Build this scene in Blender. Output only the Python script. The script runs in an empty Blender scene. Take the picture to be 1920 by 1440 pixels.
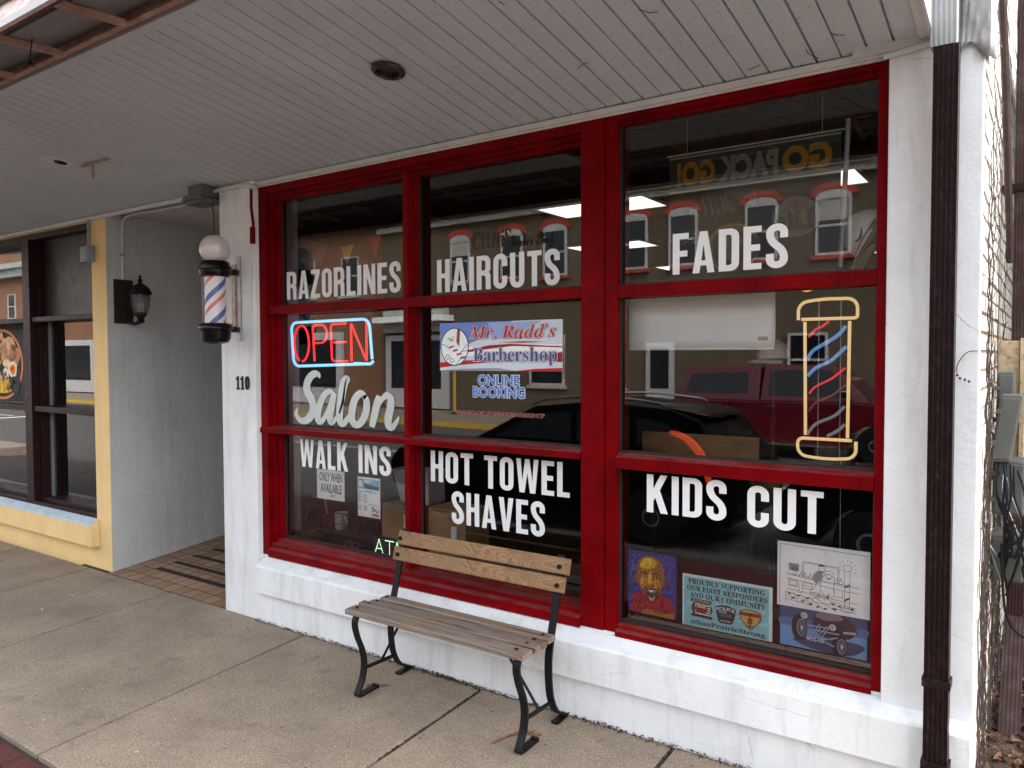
import bpy, bmesh, math, random
from mathutils import Vector, Matrix, Quaternion
R = math.radians
random.seed(11)
scn = bpy.context.scene
COL = scn.collection
PI = math.pi

# ------------------------------------------------------------------ camera
cam_d = bpy.data.cameras.new('camera'); cam = bpy.data.objects.new('camera', cam_d); COL.objects.link(cam)
def cam_setup(loc, f_px, yaw, pitch, roll):
    f = Vector((-math.sin(yaw)*math.cos(pitch), math.cos(yaw)*math.cos(pitch), math.sin(pitch)))
    r = Vector((math.cos(yaw), math.sin(yaw), 0)); u = r.cross(f)
    c, s = math.cos(roll), math.sin(roll)
    r2 = c*r+s*u; u2 = -s*r+c*u
    cam.matrix_world = Matrix(((r2.x, u2.x, -f.x, loc[0]), (r2.y, u2.y, -f.y, loc[1]), (r2.z, u2.z, -f.z, loc[2]), (0, 0, 0, 1)))
    cam_d.sensor_fit = 'HORIZONTAL'; cam_d.sensor_width = 36; cam_d.lens = 36*f_px/1920
cam_setup((0, -3, 1.61), 1450, 0.61116, -0.034904, -0.003196)
cam_d.clip_start = 0.05; cam_d.clip_end = 2000
scn.camera = cam

# ------------------------------------------------------------------ world, sun, exposure
SUN_EL, SUN_AZ = R(46), R(52)        # veiled sun behind the shop: it lights the houses across the street and the alley wall
w = bpy.data.worlds.new('World'); scn.world = w; w.use_nodes = True
nt = w.node_tree; nt.nodes.clear()
sky = nt.nodes.new('ShaderNodeTexSky'); sky.sky_type = 'NISHITA'; sky.sun_disc = False
sky.sun_elevation = SUN_EL; sky.sun_rotation = SUN_AZ; sky.dust_density = 4; sky.air_density = 1.0
hs = nt.nodes.new('ShaderNodeHueSaturation'); hs.inputs['Saturation'].default_value = 0.24
bg = nt.nodes.new('ShaderNodeBackground'); bg.inputs['Strength'].default_value = 0.15
wo = nt.nodes.new('ShaderNodeOutputWorld')
nt.links.new(sky.outputs[0], hs.inputs['Color']); nt.links.new(hs.outputs[0], bg.inputs['Color']); nt.links.new(bg.outputs[0], wo.inputs[0])
sd = bpy.data.lights.new('sun', 'SUN'); sd.energy = .5; sd.angle = R(25); sd.color = (1, .97, .93)
so = bpy.data.objects.new('sun', sd); COL.objects.link(so)
sdir = Vector((math.sin(SUN_AZ)*math.cos(SUN_EL), math.cos(SUN_AZ)*math.cos(SUN_EL), math.sin(SUN_EL)))
so.rotation_euler = sdir.to_track_quat('Z', 'Y').to_euler(); so.location = (8, 8, 14)
vs = scn.view_settings; vs.view_transform = 'Standard'; vs.look = 'None'; vs.gamma = 1; vs.exposure = 2.65
scn.cycles.max_bounces = 8; scn.cycles.transparent_max_bounces = 16; scn.cycles.use_denoising = True
scn.cycles.sample_clamp_indirect = 6

# ------------------------------------------------------------------ materials
def lin(r, g, b):
    f = lambda c: (c/255/12.92 if c/255 <= .04045 else ((c/255+.055)/1.055)**2.4)
    return (f(r), f(g), f(b))
class NT:
    def __init__(s, name):
        s.m = bpy.data.materials.new(name); s.m.use_nodes = True; s.t = s.m.node_tree; s.t.nodes.clear()
        s.out = s.n('ShaderNodeOutputMaterial'); s.tc = s.n('ShaderNodeTexCoord')
    def n(s, k, **kw):
        x = s.t.nodes.new(k)
        for a, b in kw.items(): setattr(x, a, b)
        return x
    def l(s, a, b): s.t.links.new(a, b)
    def obj(s): return s.tc.outputs['Object']
    def mapped(s, scale=(1, 1, 1), rot=(0, 0, 0), loc=(0, 0, 0), src=None):
        m = s.n('ShaderNodeMapping'); m.inputs['Scale'].default_value = scale; m.inputs['Rotation'].default_value = rot; m.inputs['Location'].default_value = loc
        s.l(src or s.obj(), m.inputs['Vector']); return m.outputs[0]
    def noise(s, scale, detail=4, rough=.55, vec=None, dist=0):
        x = s.n('ShaderNodeTexNoise'); x.inputs['Scale'].default_value = scale; x.inputs['Detail'].default_value = detail
        x.inputs['Roughness'].default_value = rough; x.inputs['Distortion'].default_value = dist
        s.l(vec or s.obj(), x.inputs['Vector']); return x.outputs['Fac']
    def ramp(s, fac, *stops):
        r = s.n('ShaderNodeValToRGB'); e = r.color_ramp.elements
        while len(e) < len(stops): e.new(.5)
        for q, (p, c) in zip(e, stops):
            q.position = p; q.color = (c, c, c, 1) if not isinstance(c, tuple) else (*c, 1)
        s.l(fac, r.inputs[0]); return r.outputs[0]
    def mix(s, fac, a, b, mode='MIX'):
        x = s.n('ShaderNodeMix', data_type='RGBA', blend_type=mode)
        for v, i in ((fac, 0), (a, 6), (b, 7)):
            if isinstance(v, (int, float)): x.inputs[i].default_value = v
            elif isinstance(v, tuple): x.inputs[i].default_value = (*v, 1)
            else: s.l(v, x.inputs[i])
        return x.outputs[2]
    def math(s, op, a, b=0., c=0.):
        x = s.n('ShaderNodeMath', operation=op)
        for i, v in enumerate((a, b, c)):
            if isinstance(v, (int, float)): x.inputs[i].default_value = v
            else: s.l(v, x.inputs[i])
        return x.outputs[0]
    def bump(s, h, strength=.3, dist=.01, prev=None):
        b = s.n('ShaderNodeBump'); b.inputs['Strength'].default_value = strength; b.inputs['Distance'].default_value = dist
        s.l(h, b.inputs['Height'])
        if prev is not None: s.l(prev, b.inputs['Normal'])
        return b.outputs[0]
    def bsdf(s, color, rough=.6, metal=0., normal=None, spec=.5, coat=0., emit=None, es=0.):
        p = s.n('ShaderNodeBsdfPrincipled')
        for k, v in (('Base Color', color), ('Roughness', rough), ('Metallic', metal), ('Specular IOR Level', spec), ('Coat Weight', coat)):
            if isinstance(v, tuple): p.inputs[k].default_value = (*v, 1)
            elif isinstance(v, (int, float)): p.inputs[k].default_value = v
            else: s.l(v, p.inputs[k])
        if normal is not None: s.l(normal, p.inputs['Normal'])
        if emit: p.inputs['Emission Color'].default_value = (*emit, 1); p.inputs['Emission Strength'].default_value = es
        s.l(p.outputs[0], s.out.inputs[0]); return p
def mul(c, k): return tuple(min(1, x*k) for x in c)
def mk(name, c, rough=.6, var=.15, scale=5, bump=0., bscale=60, bdist=.004, metal=0., spec=.5, coat=0., dirt=None, dscale=3, damt=.3):
    t = NT(name); n = t.noise(scale, 6)
    col = t.ramp(n, (.3, mul(c, 1-var)), (.7, mul(c, 1+var)))
    if dirt:
        d = t.ramp(t.noise(dscale, 8, .7), (.5, 0.), (.72, damt)); col = t.mix(d, col, dirt)
    nn = t.bump(t.noise(bscale, 5, .6), bump, bdist) if bump else None
    rr = t.ramp(t.noise(scale*3, 4), (.3, max(.02, rough-.08)), (.7, min(1, rough+.08)))
    t.bsdf(col, rr, metal, nn, spec, coat); return t.m
_flat = {}
def flat(c, rough=.55):
    k = (tuple(round(x, 4) for x in c), rough)
    if k not in _flat: _flat[k] = mk('print_ink', c, rough, .05, 30)
    return _flat[k]
def F8(r, g, b, rough=.7): return flat(tuple(min(.90, 1.42*c) for c in lin(r, g, b)), rough)
def emis(name, c, s, body=(.8, .8, .8)):
    t = NT(name); t.bsdf(body, .3, emit=c, es=s); return t.m

M = {}
def stucco(name, c, stain=(.33, .31, .28), crack=True, bump=.6):
    t = NT(name)
    big = t.noise(2.2, 8, .65); col = t.ramp(big, (.3, mul(c, .90)), (.65, mul(c, 1.05)))
    st = t.ramp(t.noise(1, 8, .7, t.mapped((9, 9, 1.1))), (.50, 0.), (.78, .5)); col = t.mix(st, col, stain)
    sp = t.ramp(t.noise(38, 3, .6), (.70, 0.), (.76, .45)); col = t.mix(sp, col, mul(stain, .8))
    h = t.noise(55, 6, .6)
    if crack:
        wv = t.n('ShaderNodeVectorMath', operation='ADD'); nz = t.n('ShaderNodeTexNoise'); nz.inputs['Scale'].default_value = 5; nz.inputs['Detail'].default_value = 6
        t.l(t.obj(), nz.inputs['Vector']); sc = t.n('ShaderNodeVectorMath', operation='SCALE'); sc.inputs['Scale'].default_value = .22
        t.l(nz.outputs['Color'], sc.inputs[0]); t.l(t.mapped((1.3, 1.3, 2.6)), wv.inputs[0]); t.l(sc.outputs[0], wv.inputs[1])
        vo = t.n('ShaderNodeTexVoronoi', feature='DISTANCE_TO_EDGE'); vo.inputs['Scale'].default_value = 1.0; t.l(wv.outputs[0], vo.inputs['Vector'])
        ln = t.ramp(vo.outputs['Distance'], (0., 1.), (.0035, 0.)); mk_ = t.ramp(t.noise(2.3, 3), (.54, 0.), (.62, .55))
        cr = t.math('MULTIPLY', ln, mk_); col = t.mix(cr, col, (.12, .11, .10))
        h = t.math('SUBTRACT', h, t.math('MULTIPLY', cr, .8))
    t.bsdf(col, .75, 0, t.bump(h, bump, .004, t.bump(t.noise(7, 4), .25, .02)), .3); return t.m
M['white'] = stucco('white_stucco', (.77, .80, .815))
M['white_col'] = stucco('white_plaster', (.77, .80, .815), bump=.4)
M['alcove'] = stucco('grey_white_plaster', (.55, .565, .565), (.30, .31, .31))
M['yellow'] = stucco('yellow_stucco', lin(232, 200, 142), lin(205, 182, 145), crack=False)
def red_paint():
    t = NT('red_paint'); n = t.noise(6, 6)
    col = t.ramp(n, (.3, (.10, .0005, .002)), (.7, (.19, .0009, .0035)))
    geo = t.n('ShaderNodeNewGeometry'); sx = t.n('ShaderNodeSeparateXYZ'); t.l(geo.outputs['Normal'], sx.inputs[0])
    up = t.ramp(sx.outputs[2], (.25, 0.), (.6, 1.)); wn = t.ramp(t.noise(1, 6, .7, t.mapped((7, 30, 30))), (.35, .10), (.65, .75))
    col = t.mix(t.math('MULTIPLY', up, wn), col, (.17, .07, .065))
    ch = t.ramp(t.noise(1, 5, .7, t.mapped((10, 45, 45))), (.74, 0.), (.77, .8)); col = t.mix(ch, col, (.42, .22, .2))
    h = t.noise(1, 5, .6, t.mapped((14, 50, 50)))
    t.bsdf(col, t.ramp(t.noise(22, 4), (.3, .36), (.7, .58)), 0, t.bump(h, .4, .003), .06, 0.); return t.m
M['red'] = red_paint()
M['maroon'] = mk('maroon_paint', (.018, .0035, .005), .5, .2, 8, .2, 60, .002, spec=.2)
M['vinyl'] = mk('soffit_vinyl', (.455, .52, .555), .55, .05, 1.6, .08, 90, .001, dirt=(.36, .36, .35), dscale=2.2, damt=.35)
M['trim'] = mk('white_painted_trim', (.55, .58, .58), .5, .08, 3, .15, 60, .002, dirt=(.25, .23, .2), dscale=9, damt=.4)
M['rust'] = mk('rusted_primer_steel', (.34, .20, .145), .75, .3, 14, .3, 80, .003, dirt=(.45, .38, .34), dscale=7, damt=.5)
M['deck'] = mk('grey_metal_deck', (.17, .185, .185), .55, .15, 3, .05, 60)
M['fascia'] = mk('rusty_white_fascia', (.60, .50, .46), .6, .1, 6, .2, 50, .003, dirt=(.20, .06, .03), dscale=16, damt=.9)
M['fascia_in'] = mk('maroon_fascia', (.10, .012, .014), .6, .2, 5)
M['black_iron'] = mk('black_painted_iron', (.0065, .0065, .007), .5, .3, 18, .3, 120, .001, spec=.22)
M['black'] = mk('black_enamel', (.004, .004, .0045), .25, .3, 9, spec=.25)
M['black_matte'] = mk('black_matte', (.012, .012, .012), .7)
M['brown'] = mk('brown_aluminium', (.0125, .0058, .0055), .5, .15, 6, .1, 60, .001, spec=.15, dirt=(.10, .07, .065), dscale=40, damt=.30)
M['maroon_spout'] = mk('maroon_aluminium', (.034, .010, .010), .5, .2, 5, .1, 60, .001, dirt=(.15, .11, .1), dscale=14, damt=.4)
M['steel'] = mk('galvanised_steel', (.36, .37, .38), .42, .15, 20, metal=.8)
M['bracket'] = mk('worn_bracket_steel', (.42, .30, .24), .5, .35, 30, metal=.5, dirt=(.2, .1, .06), dscale=25, damt=.6)
M['boxgrey'] = mk('grey_box_plastic', (.085, .09, .085), .5, .12, 8, .05)
M['beige'] = mk('beige_panel', (.46, .36, .22), .6, .1, 8, dirt=(.06, .05, .03), dscale=40, damt=.8)
M['bluegrey'] = mk('painted_grey_box', (.22, .26, .30), .5, .1, 8)
M['rubber'] = mk('black_rubber', (.006, .006, .006), .6, spec=.2)
def concrete():
    t = NT('sidewalk_concrete')
    c = (.275, .220, .168)
    col = t.ramp(t.noise(2.2, 8, .65), (.30, mul(c, .62)), (.70, mul(c, 1.2)))
    geo = t.n('ShaderNodeNewGeometry'); rp = geo.outputs['Random Per Island']
    col = t.mix(.35, col, t.ramp(rp, (0., mul(c, .78)), (1., mul(c, 1.12))))
    g = t.noise(150, 3, .75); col = t.mix(.5, col, t.ramp(g, (.36, (.12, .11, .10)), (.5, (.47, .47, .47)), (.62, (.92, .90, .86))), 'OVERLAY')
    g2 = t.ramp(t.noise(70, 3, .7), (.66, 0.), (.72, .5)); col = t.mix(g2, col, (.30, .26, .21))
    d = t.ramp(t.noise(7, 8, .72, t.mapped((1, .8, 1))), (.56, 0.), (.75, .5)); col = t.mix(d, col, (.085, .068, .055))
    vo = t.n('ShaderNodeTexVoronoi'); vo.inputs['Scale'].default_value = 2.6; t.l(t.obj(), vo.inputs['Vector']); sc_ = t.n('ShaderNodeSeparateColor'); t.l(vo.outputs['Color'], sc_.inputs[0])
    spot = t.math('LESS_THAN', vo.outputs['Distance'], t.math('MULTIPLY', sc_.outputs[0], .085)); col = t.mix(t.math('MULTIPLY', spot, t.math('MULTIPLY', sc_.outputs[1], .8)), col, (.06, .05, .043))
    o = t.ramp(t.noise(1.3, 5, .6, t.mapped((1, 2.5, 1), loc=(4, 9, 0))), (.55, 0.), (.72, .45)); col = t.mix(o, col, (.13, .10, .075))
    hc = t.ramp(t.noise(1, 4, .6, t.mapped((.9, 12, 1), rot=(0, 0, .5))), (.70, 0.), (.72, .35)); col = t.mix(hc, col, (.36, .31, .25))
    t.bsdf(col, .82, 0, t.bump(t.noise(220, 3, .7), .45, .003, t.bump(t.noise(9, 5), .2, .01)), .3); return t.m
M['concrete'] = concrete()
M['joint'] = mk('joint_dirt', (.035, .028, .023), .9, .3, 40, .5, 90)
def tile_mat():
    t = NT('quarry_tile'); c = (.30, .18, .108)
    geo = t.n('ShaderNodeNewGeometry'); col = t.ramp(geo.outputs['Random Per Island'], (0., mul(c, .75)), (1., mul(c, 1.15)))
    col = t.mix(t.ramp(t.noise(9, 6, .7), (.5, 0.), (.75, .4)), col, (.16, .11, .08))
    t.bsdf(col, .55, 0, t.bump(t.noise(120, 3), .2, .001)); return t.m
M['tile'] = tile_mat()
M['grout'] = mk('dark_grout', (.02, .014, .011), .9)
M['paver'] = mk('red_clay_paver', (.075, .0125, .009), .8, .3, 30, .5, 90, .003)
M['asphalt'] = mk('asphalt', (.075, .07, .064), .85, .3, 40, .4, 150, .004, dirt=(.10, .09, .08), dscale=.4, damt=.6)
M['roadpaint'] = mk('white_road_paint', (.62, .62, .60), .7, .15, 20)
M['yellowpaint'] = mk('yellow_road_paint', (.55, .33, .04), .7, .2, 20)
def wood(name, a, b, ring=(.08, .035, .015), ringamt=.8, grey=None, rscale=9., rot=(0, 5, 7)):
    t = NT(name); oi = t.n('ShaderNodeNewGeometry'); off = t.n('ShaderNodeVectorMath', operation='SCALE'); cb = t.n('ShaderNodeCombineXYZ')
    t.l(oi.outputs['Random Per Island'], cb.inputs[0]); t.l(oi.outputs['Random Per Island'], cb.inputs[2]); t.l(cb.outputs[0], off.inputs[0]); off.inputs['Scale'].default_value = .37
    av = t.n('ShaderNodeVectorMath', operation='ADD'); t.l(t.obj(), av.inputs[0]); t.l(off.outputs[0], av.inputs[1]); V = av.outputs[0]
    # growth rings: distance from a pith line that wanders through the plank
    nz = t.n('ShaderNodeTexNoise'); nz.inputs['Scale'].default_value = 3.2; nz.inputs['Detail'].default_value = 2; t.l(t.mapped((1, .3, .3), src=V), nz.inputs['Vector'])
    sp = t.n('ShaderNodeSeparateXYZ'); t.l(nz.outputs['Color'], sp.inputs[0]); so_ = t.n('ShaderNodeSeparateXYZ'); t.l(t.obj(), so_.inputs[0])
    dz = t.math('ADD', so_.outputs[2], t.math('MULTIPLY', t.math('SUBTRACT', sp.outputs[0], .5), .16)); dy = t.math('ADD', so_.outputs[1], t.math('MULTIPLY', t.math('SUBTRACT', sp.outputs[1], .5), .20))
    d = t.math('SQRT', t.math('ADD', t.math('MULTIPLY', dz, dz), t.math('MULTIPLY', dy, dy)))
    d = t.math('ADD', d, t.math('MULTIPLY', t.noise(14, 4, .6, t.mapped((1, 6, 6), src=V)), .012))
    rg = t.math('FRACT', t.math('MULTIPLY', d, 128.0))
    n = t.noise(1, 6, .65, t.mapped((3, 60, 60), src=V)); col = t.mix(n, a, b)
    am = t.ramp(t.noise(4, 3, .5, V), (.3, ringamt*.35), (.65, ringamt))
    col = t.mix(t.math('MULTIPLY', t.ramp(rg, (.30, 0.), (.86, 1.), (1., 0.)), am), col, ring)
    st = t.ramp(t.noise(7, 6, .7, t.mapped((1, 2, 2), src=V)), (.5, 0.), (.8, .5)); col = t.mix(st, col, mul(ring, .9))
    if grey: col = t.mix(t.ramp(t.noise(2.6, 6, .75, t.mapped((1, 9, 9), src=V)), (.36, 0.), (.52, .9)), col, grey)
    if grey: col = t.mix(t.ramp(t.noise(1, 5, .7, t.mapped((2.5, 90, 90), src=V)), (.52, 0.), (.62, .75)), col, (.03, .025, .022))
    col = t.mix(1., col, t.ramp(oi.outputs['Random Per Island'], (0., .72), (1., 1.08)), 'MULTIPLY')
    col = t.mix(t.ramp(t.noise(3.1, 5, .7, t.mapped((1.3, 4, 4), loc=(7, 2, 1), src=V)), (.55, 0.), (.68, .6)), col, mul(b, .38))
    t.bsdf(col, .62, 0, t.bump(t.noise(1, 5, .6, t.mapped((5, 120, 120), src=V)), .4, .002), .35); return t.m
M['wood_back'] = wood('varnished_slat_wood', (.40, .245, .125), (.27, .150, .070), (.075, .036, .017), .75)
M['wood_seat'] = wood('weathered_slat_wood', (.36, .19, .085), (.25, .14, .075), (.06, .04, .03), .35, (.25, .222, .198))
M['wood_board'] = wood('brown_plank', (.30, .155, .055), (.22, .11, .04), ringamt=.5)
M['card'] = mk('cardboard', (.33, .20, .085), .8, .12, 6)
M['wicker'] = mk('wicker', (.22, .10, .04), .7, .4, 60, .5, 120, .003)
M['letter'] = mk('white_vinyl_letter', (.80, .83, .84), .45, .03, 4)
M['frosted'] = mk('frosted_vinyl_letter', (.60, .68, .66), .5, .08, 9)
M['opal'] = mk('opal_glass', (.62, .58, .57), .12, .05, 5, coat=.6)
M['paper'] = mk('white_paper', (.80, .80, .79), .7, .03, 7)
M['fabric'] = mk('white_blind_fabric', (.86, .90, .92), .8, .04, 6, .2, 200, .001)
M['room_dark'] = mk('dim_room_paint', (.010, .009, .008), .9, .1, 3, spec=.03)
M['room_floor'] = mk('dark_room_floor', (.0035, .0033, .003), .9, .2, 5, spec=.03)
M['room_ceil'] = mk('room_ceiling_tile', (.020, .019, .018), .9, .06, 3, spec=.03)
M['chrome'] = mk('chrome', (.7, .7, .7), .12, .05, 5, metal=1)
M['frame_white'] = mk('white_window_frame', (.46, .46, .455), .5, .06, 3)
M['stone'] = mk('pale_stone', (.38, .36, .31), .8, .15, 3, .3, 30)
M['darkglass'] = mk('dark_window_glass', (.012, .014, .016), .06, .2, 1, spec=.6)
M['leaf'] = mk('dead_leaf', (.11, .05, .025), .8, .5, 30)
M['soil'] = mk('leafy_soil', (.045, .028, .018), .95, .5, 14, .8, 30, .02)
M['stem'] = mk('vine_stem', (.055, .038, .03), .85, .35, 20)
def brick_mat(name, c1, c2, mortar, sc=(1, 1, 1), axis='x', bw=.22, rh=.075, ms=.012):
    t = NT(name); sx = t.n('ShaderNodeSeparateXYZ'); t.l(t.obj(), sx.inputs[0]); cb = t.n('ShaderNodeCombineXYZ')
    t.l(sx.outputs[0 if axis == 'x' else 1], cb.inputs[0]); t.l(sx.outputs[2], cb.inputs[1])
    b = t.n('ShaderNodeTexBrick'); b.inputs['Scale'].default_value = 1; b.inputs['Brick Width'].default_value = bw; b.inputs['Row Height'].default_value = rh
    b.inputs['Mortar Size'].default_value = ms; b.inputs['Color1'].default_value = (*c1, 1); b.inputs['Color2'].default_value = (*c2, 1); b.inputs['Mortar'].default_value = (*mortar, 1)
    t.l(cb.outputs[0], b.inputs['Vector'])
    col = t.mix(t.ramp(t.noise(.8, 6), (.4, 0.), (.7, .35)), b.outputs['Color'], mul(c1, .7))
    t.bsdf(col, .85, 0, t.bump(t.math('SUBTRACT', 1., b.outputs['Fac']), .5, .01), .2); return t.m
M['tan_brick'] = brick_mat('tan_brick', (.155, .120, .076), (.120, .093, .060), (.09, .076, .058))
M['red_brick'] = brick_mat('red_brick', (.26, .112, .055), (.21, .086, .040), (.20, .155, .12))
M['arch_red'] = mk('red_painted_arch', (.40, .055, .03), .8, .2, 10)
M['white_brick'] = mk('peeling_white_brick', (.50, .47, .43), .8, .12, 14, .5, 50, .006, dirt=(.30, .2, .12), dscale=11, damt=.75)
M['mortar'] = mk('tan_mortar', (.30, .20, .12), .9, .2, 20, .4, 60)
def glass_mat():
    # one reflecting skin: both faces of the sheet taken together, 2R/(1+R)
    t = NT('window_glass'); fr = t.n('ShaderNodeFresnel'); fr.inputs['IOR'].default_value = 1.52
    R_ = t.math('DIVIDE', t.math('MULTIPLY', fr.outputs[0], 2.), t.math('ADD', fr.outputs[0], 1.))
    tr = t.n('ShaderNodeBsdfTransparent'); tr.inputs[0].default_value = (.97, .98, .975, 1)
    gl = t.n('ShaderNodeBsdfGlossy'); gl.inputs['Roughness'].default_value = 0.; gl.inputs['Color'].default_value = (1, 1, 1, 1)
    wob = t.bump(t.noise(1.1, 1), .012, .05); t.l(wob, gl.inputs['Normal'])
    mx = t.n('ShaderNodeMixShader'); t.l(R_, mx.inputs[0]); t.l(tr.outputs[0], mx.inputs[1]); t.l(gl.outputs[0], mx.inputs[2]); t.l(mx.outputs[0], t.out.inputs[0]); return t.m
M['glass'] = glass_mat()
def clear_mat():
    t = NT('clear_glass_body'); tr = t.n('ShaderNodeBsdfTransparent'); t.l(tr.outputs[0], t.out.inputs[0]); return t.m
M['clear'] = clear_mat()
def tint_mat(name, c, k, rough=.1):
    t = NT(name); tr = t.n('ShaderNodeBsdfTransparent'); pr = t.n('ShaderNodeBsdfPrincipled'); pr.inputs['Base Color'].default_value = (*c, 1); pr.inputs['Roughness'].default_value = rough
    mx = t.n('ShaderNodeMixShader'); mx.inputs[0].default_value = k; t.l(tr.outputs[0], mx.inputs[1]); t.l(pr.outputs[0], mx.inputs[2]); t.l(mx.outputs[0], t.out.inputs[0]); return t.m
M['lantern_glass'] = tint_mat('smoky_lantern_glass', (.10, .10, .10), .45)
M['tube_glass'] = tint_mat('clear_acrylic', (.6, .6, .6), .10, .05)
def stripes():
    t = NT('barber_stripes'); sx = t.n('ShaderNodeSeparateXYZ'); t.l(t.obj(), sx.inputs[0])
    a = t.math('ARCTAN2', sx.outputs[1], sx.outputs[0]); a = t.math('DIVIDE', a, 2*PI)
    ph = t.math('FRACT', t.math('ADD', t.math('SUBTRACT', t.math('MULTIPLY', sx.outputs[2], 5.8), t.math('MULTIPLY', a, 2.)), 10.62))
    wht, blu, rd = (.74, .73, .75), (.035, .075, .32), (.62, .13, .065)
    r = t.n('ShaderNodeValToRGB'); r.color_ramp.interpolation = 'CONSTANT'; e = r.color_ramp.elements
    st = [(0, blu), (.22, wht), (.62, rd), (.78, wht)]
    while len(e) < len(st): e.new(.5)
    for q, (p, c) in zip(e, st): q.position = p; q.color = (*c, 1)
    t.l(ph, r.inputs[0]); t.bsdf(r.outputs[0], .4); return t.m
M['stripes'] = stripes()
M['panel_light'] = emis('ceiling_light_diffuser', (1, .97, .90), 0.279)
M['spot_light'] = emis('spot_lamp', (1, .96, .85), 1.803)
M['amber'] = emis('amber_lamp', (1, .5, .05), 0.180, (.6, .3, .05))
M['neon_blue'] = emis('blue_neon', (.22, .68, 1.0), 0.190, (.4, .6, .7))
M['neon_red'] = emis('red_neon', (1.0, .02, .03), 0.275, (.5, .02, .02))
M['neon_cream'] = emis('cream_neon', (1.0, .68, .28), 0.095, (.58, .44, .26))
M['neon_b2'] = emis('dim_blue_neon', (.13, .36, .80), 0.059, (.16, .33, .6))
M['neon_b3'] = emis('faint_blue_tube', (.2, .4, .5), 0.014, (.25, .4, .48))
M['neon_r2'] = emis('dim_red_neon', (.9, .02, .03), 0.099, (.5, .02, .03))
M['neon_r3'] = emis('faint_red_tube', (.5, .02, .03), 0.009, (.22, .02, .03))
M['led'] = emis('green_white_led', (.55, 1.0, .6), 0.451)
M['tail'] = emis('lit_tail_lamp', (1.0, .10, .02), 0.361, (.5, .02, .01))

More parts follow.
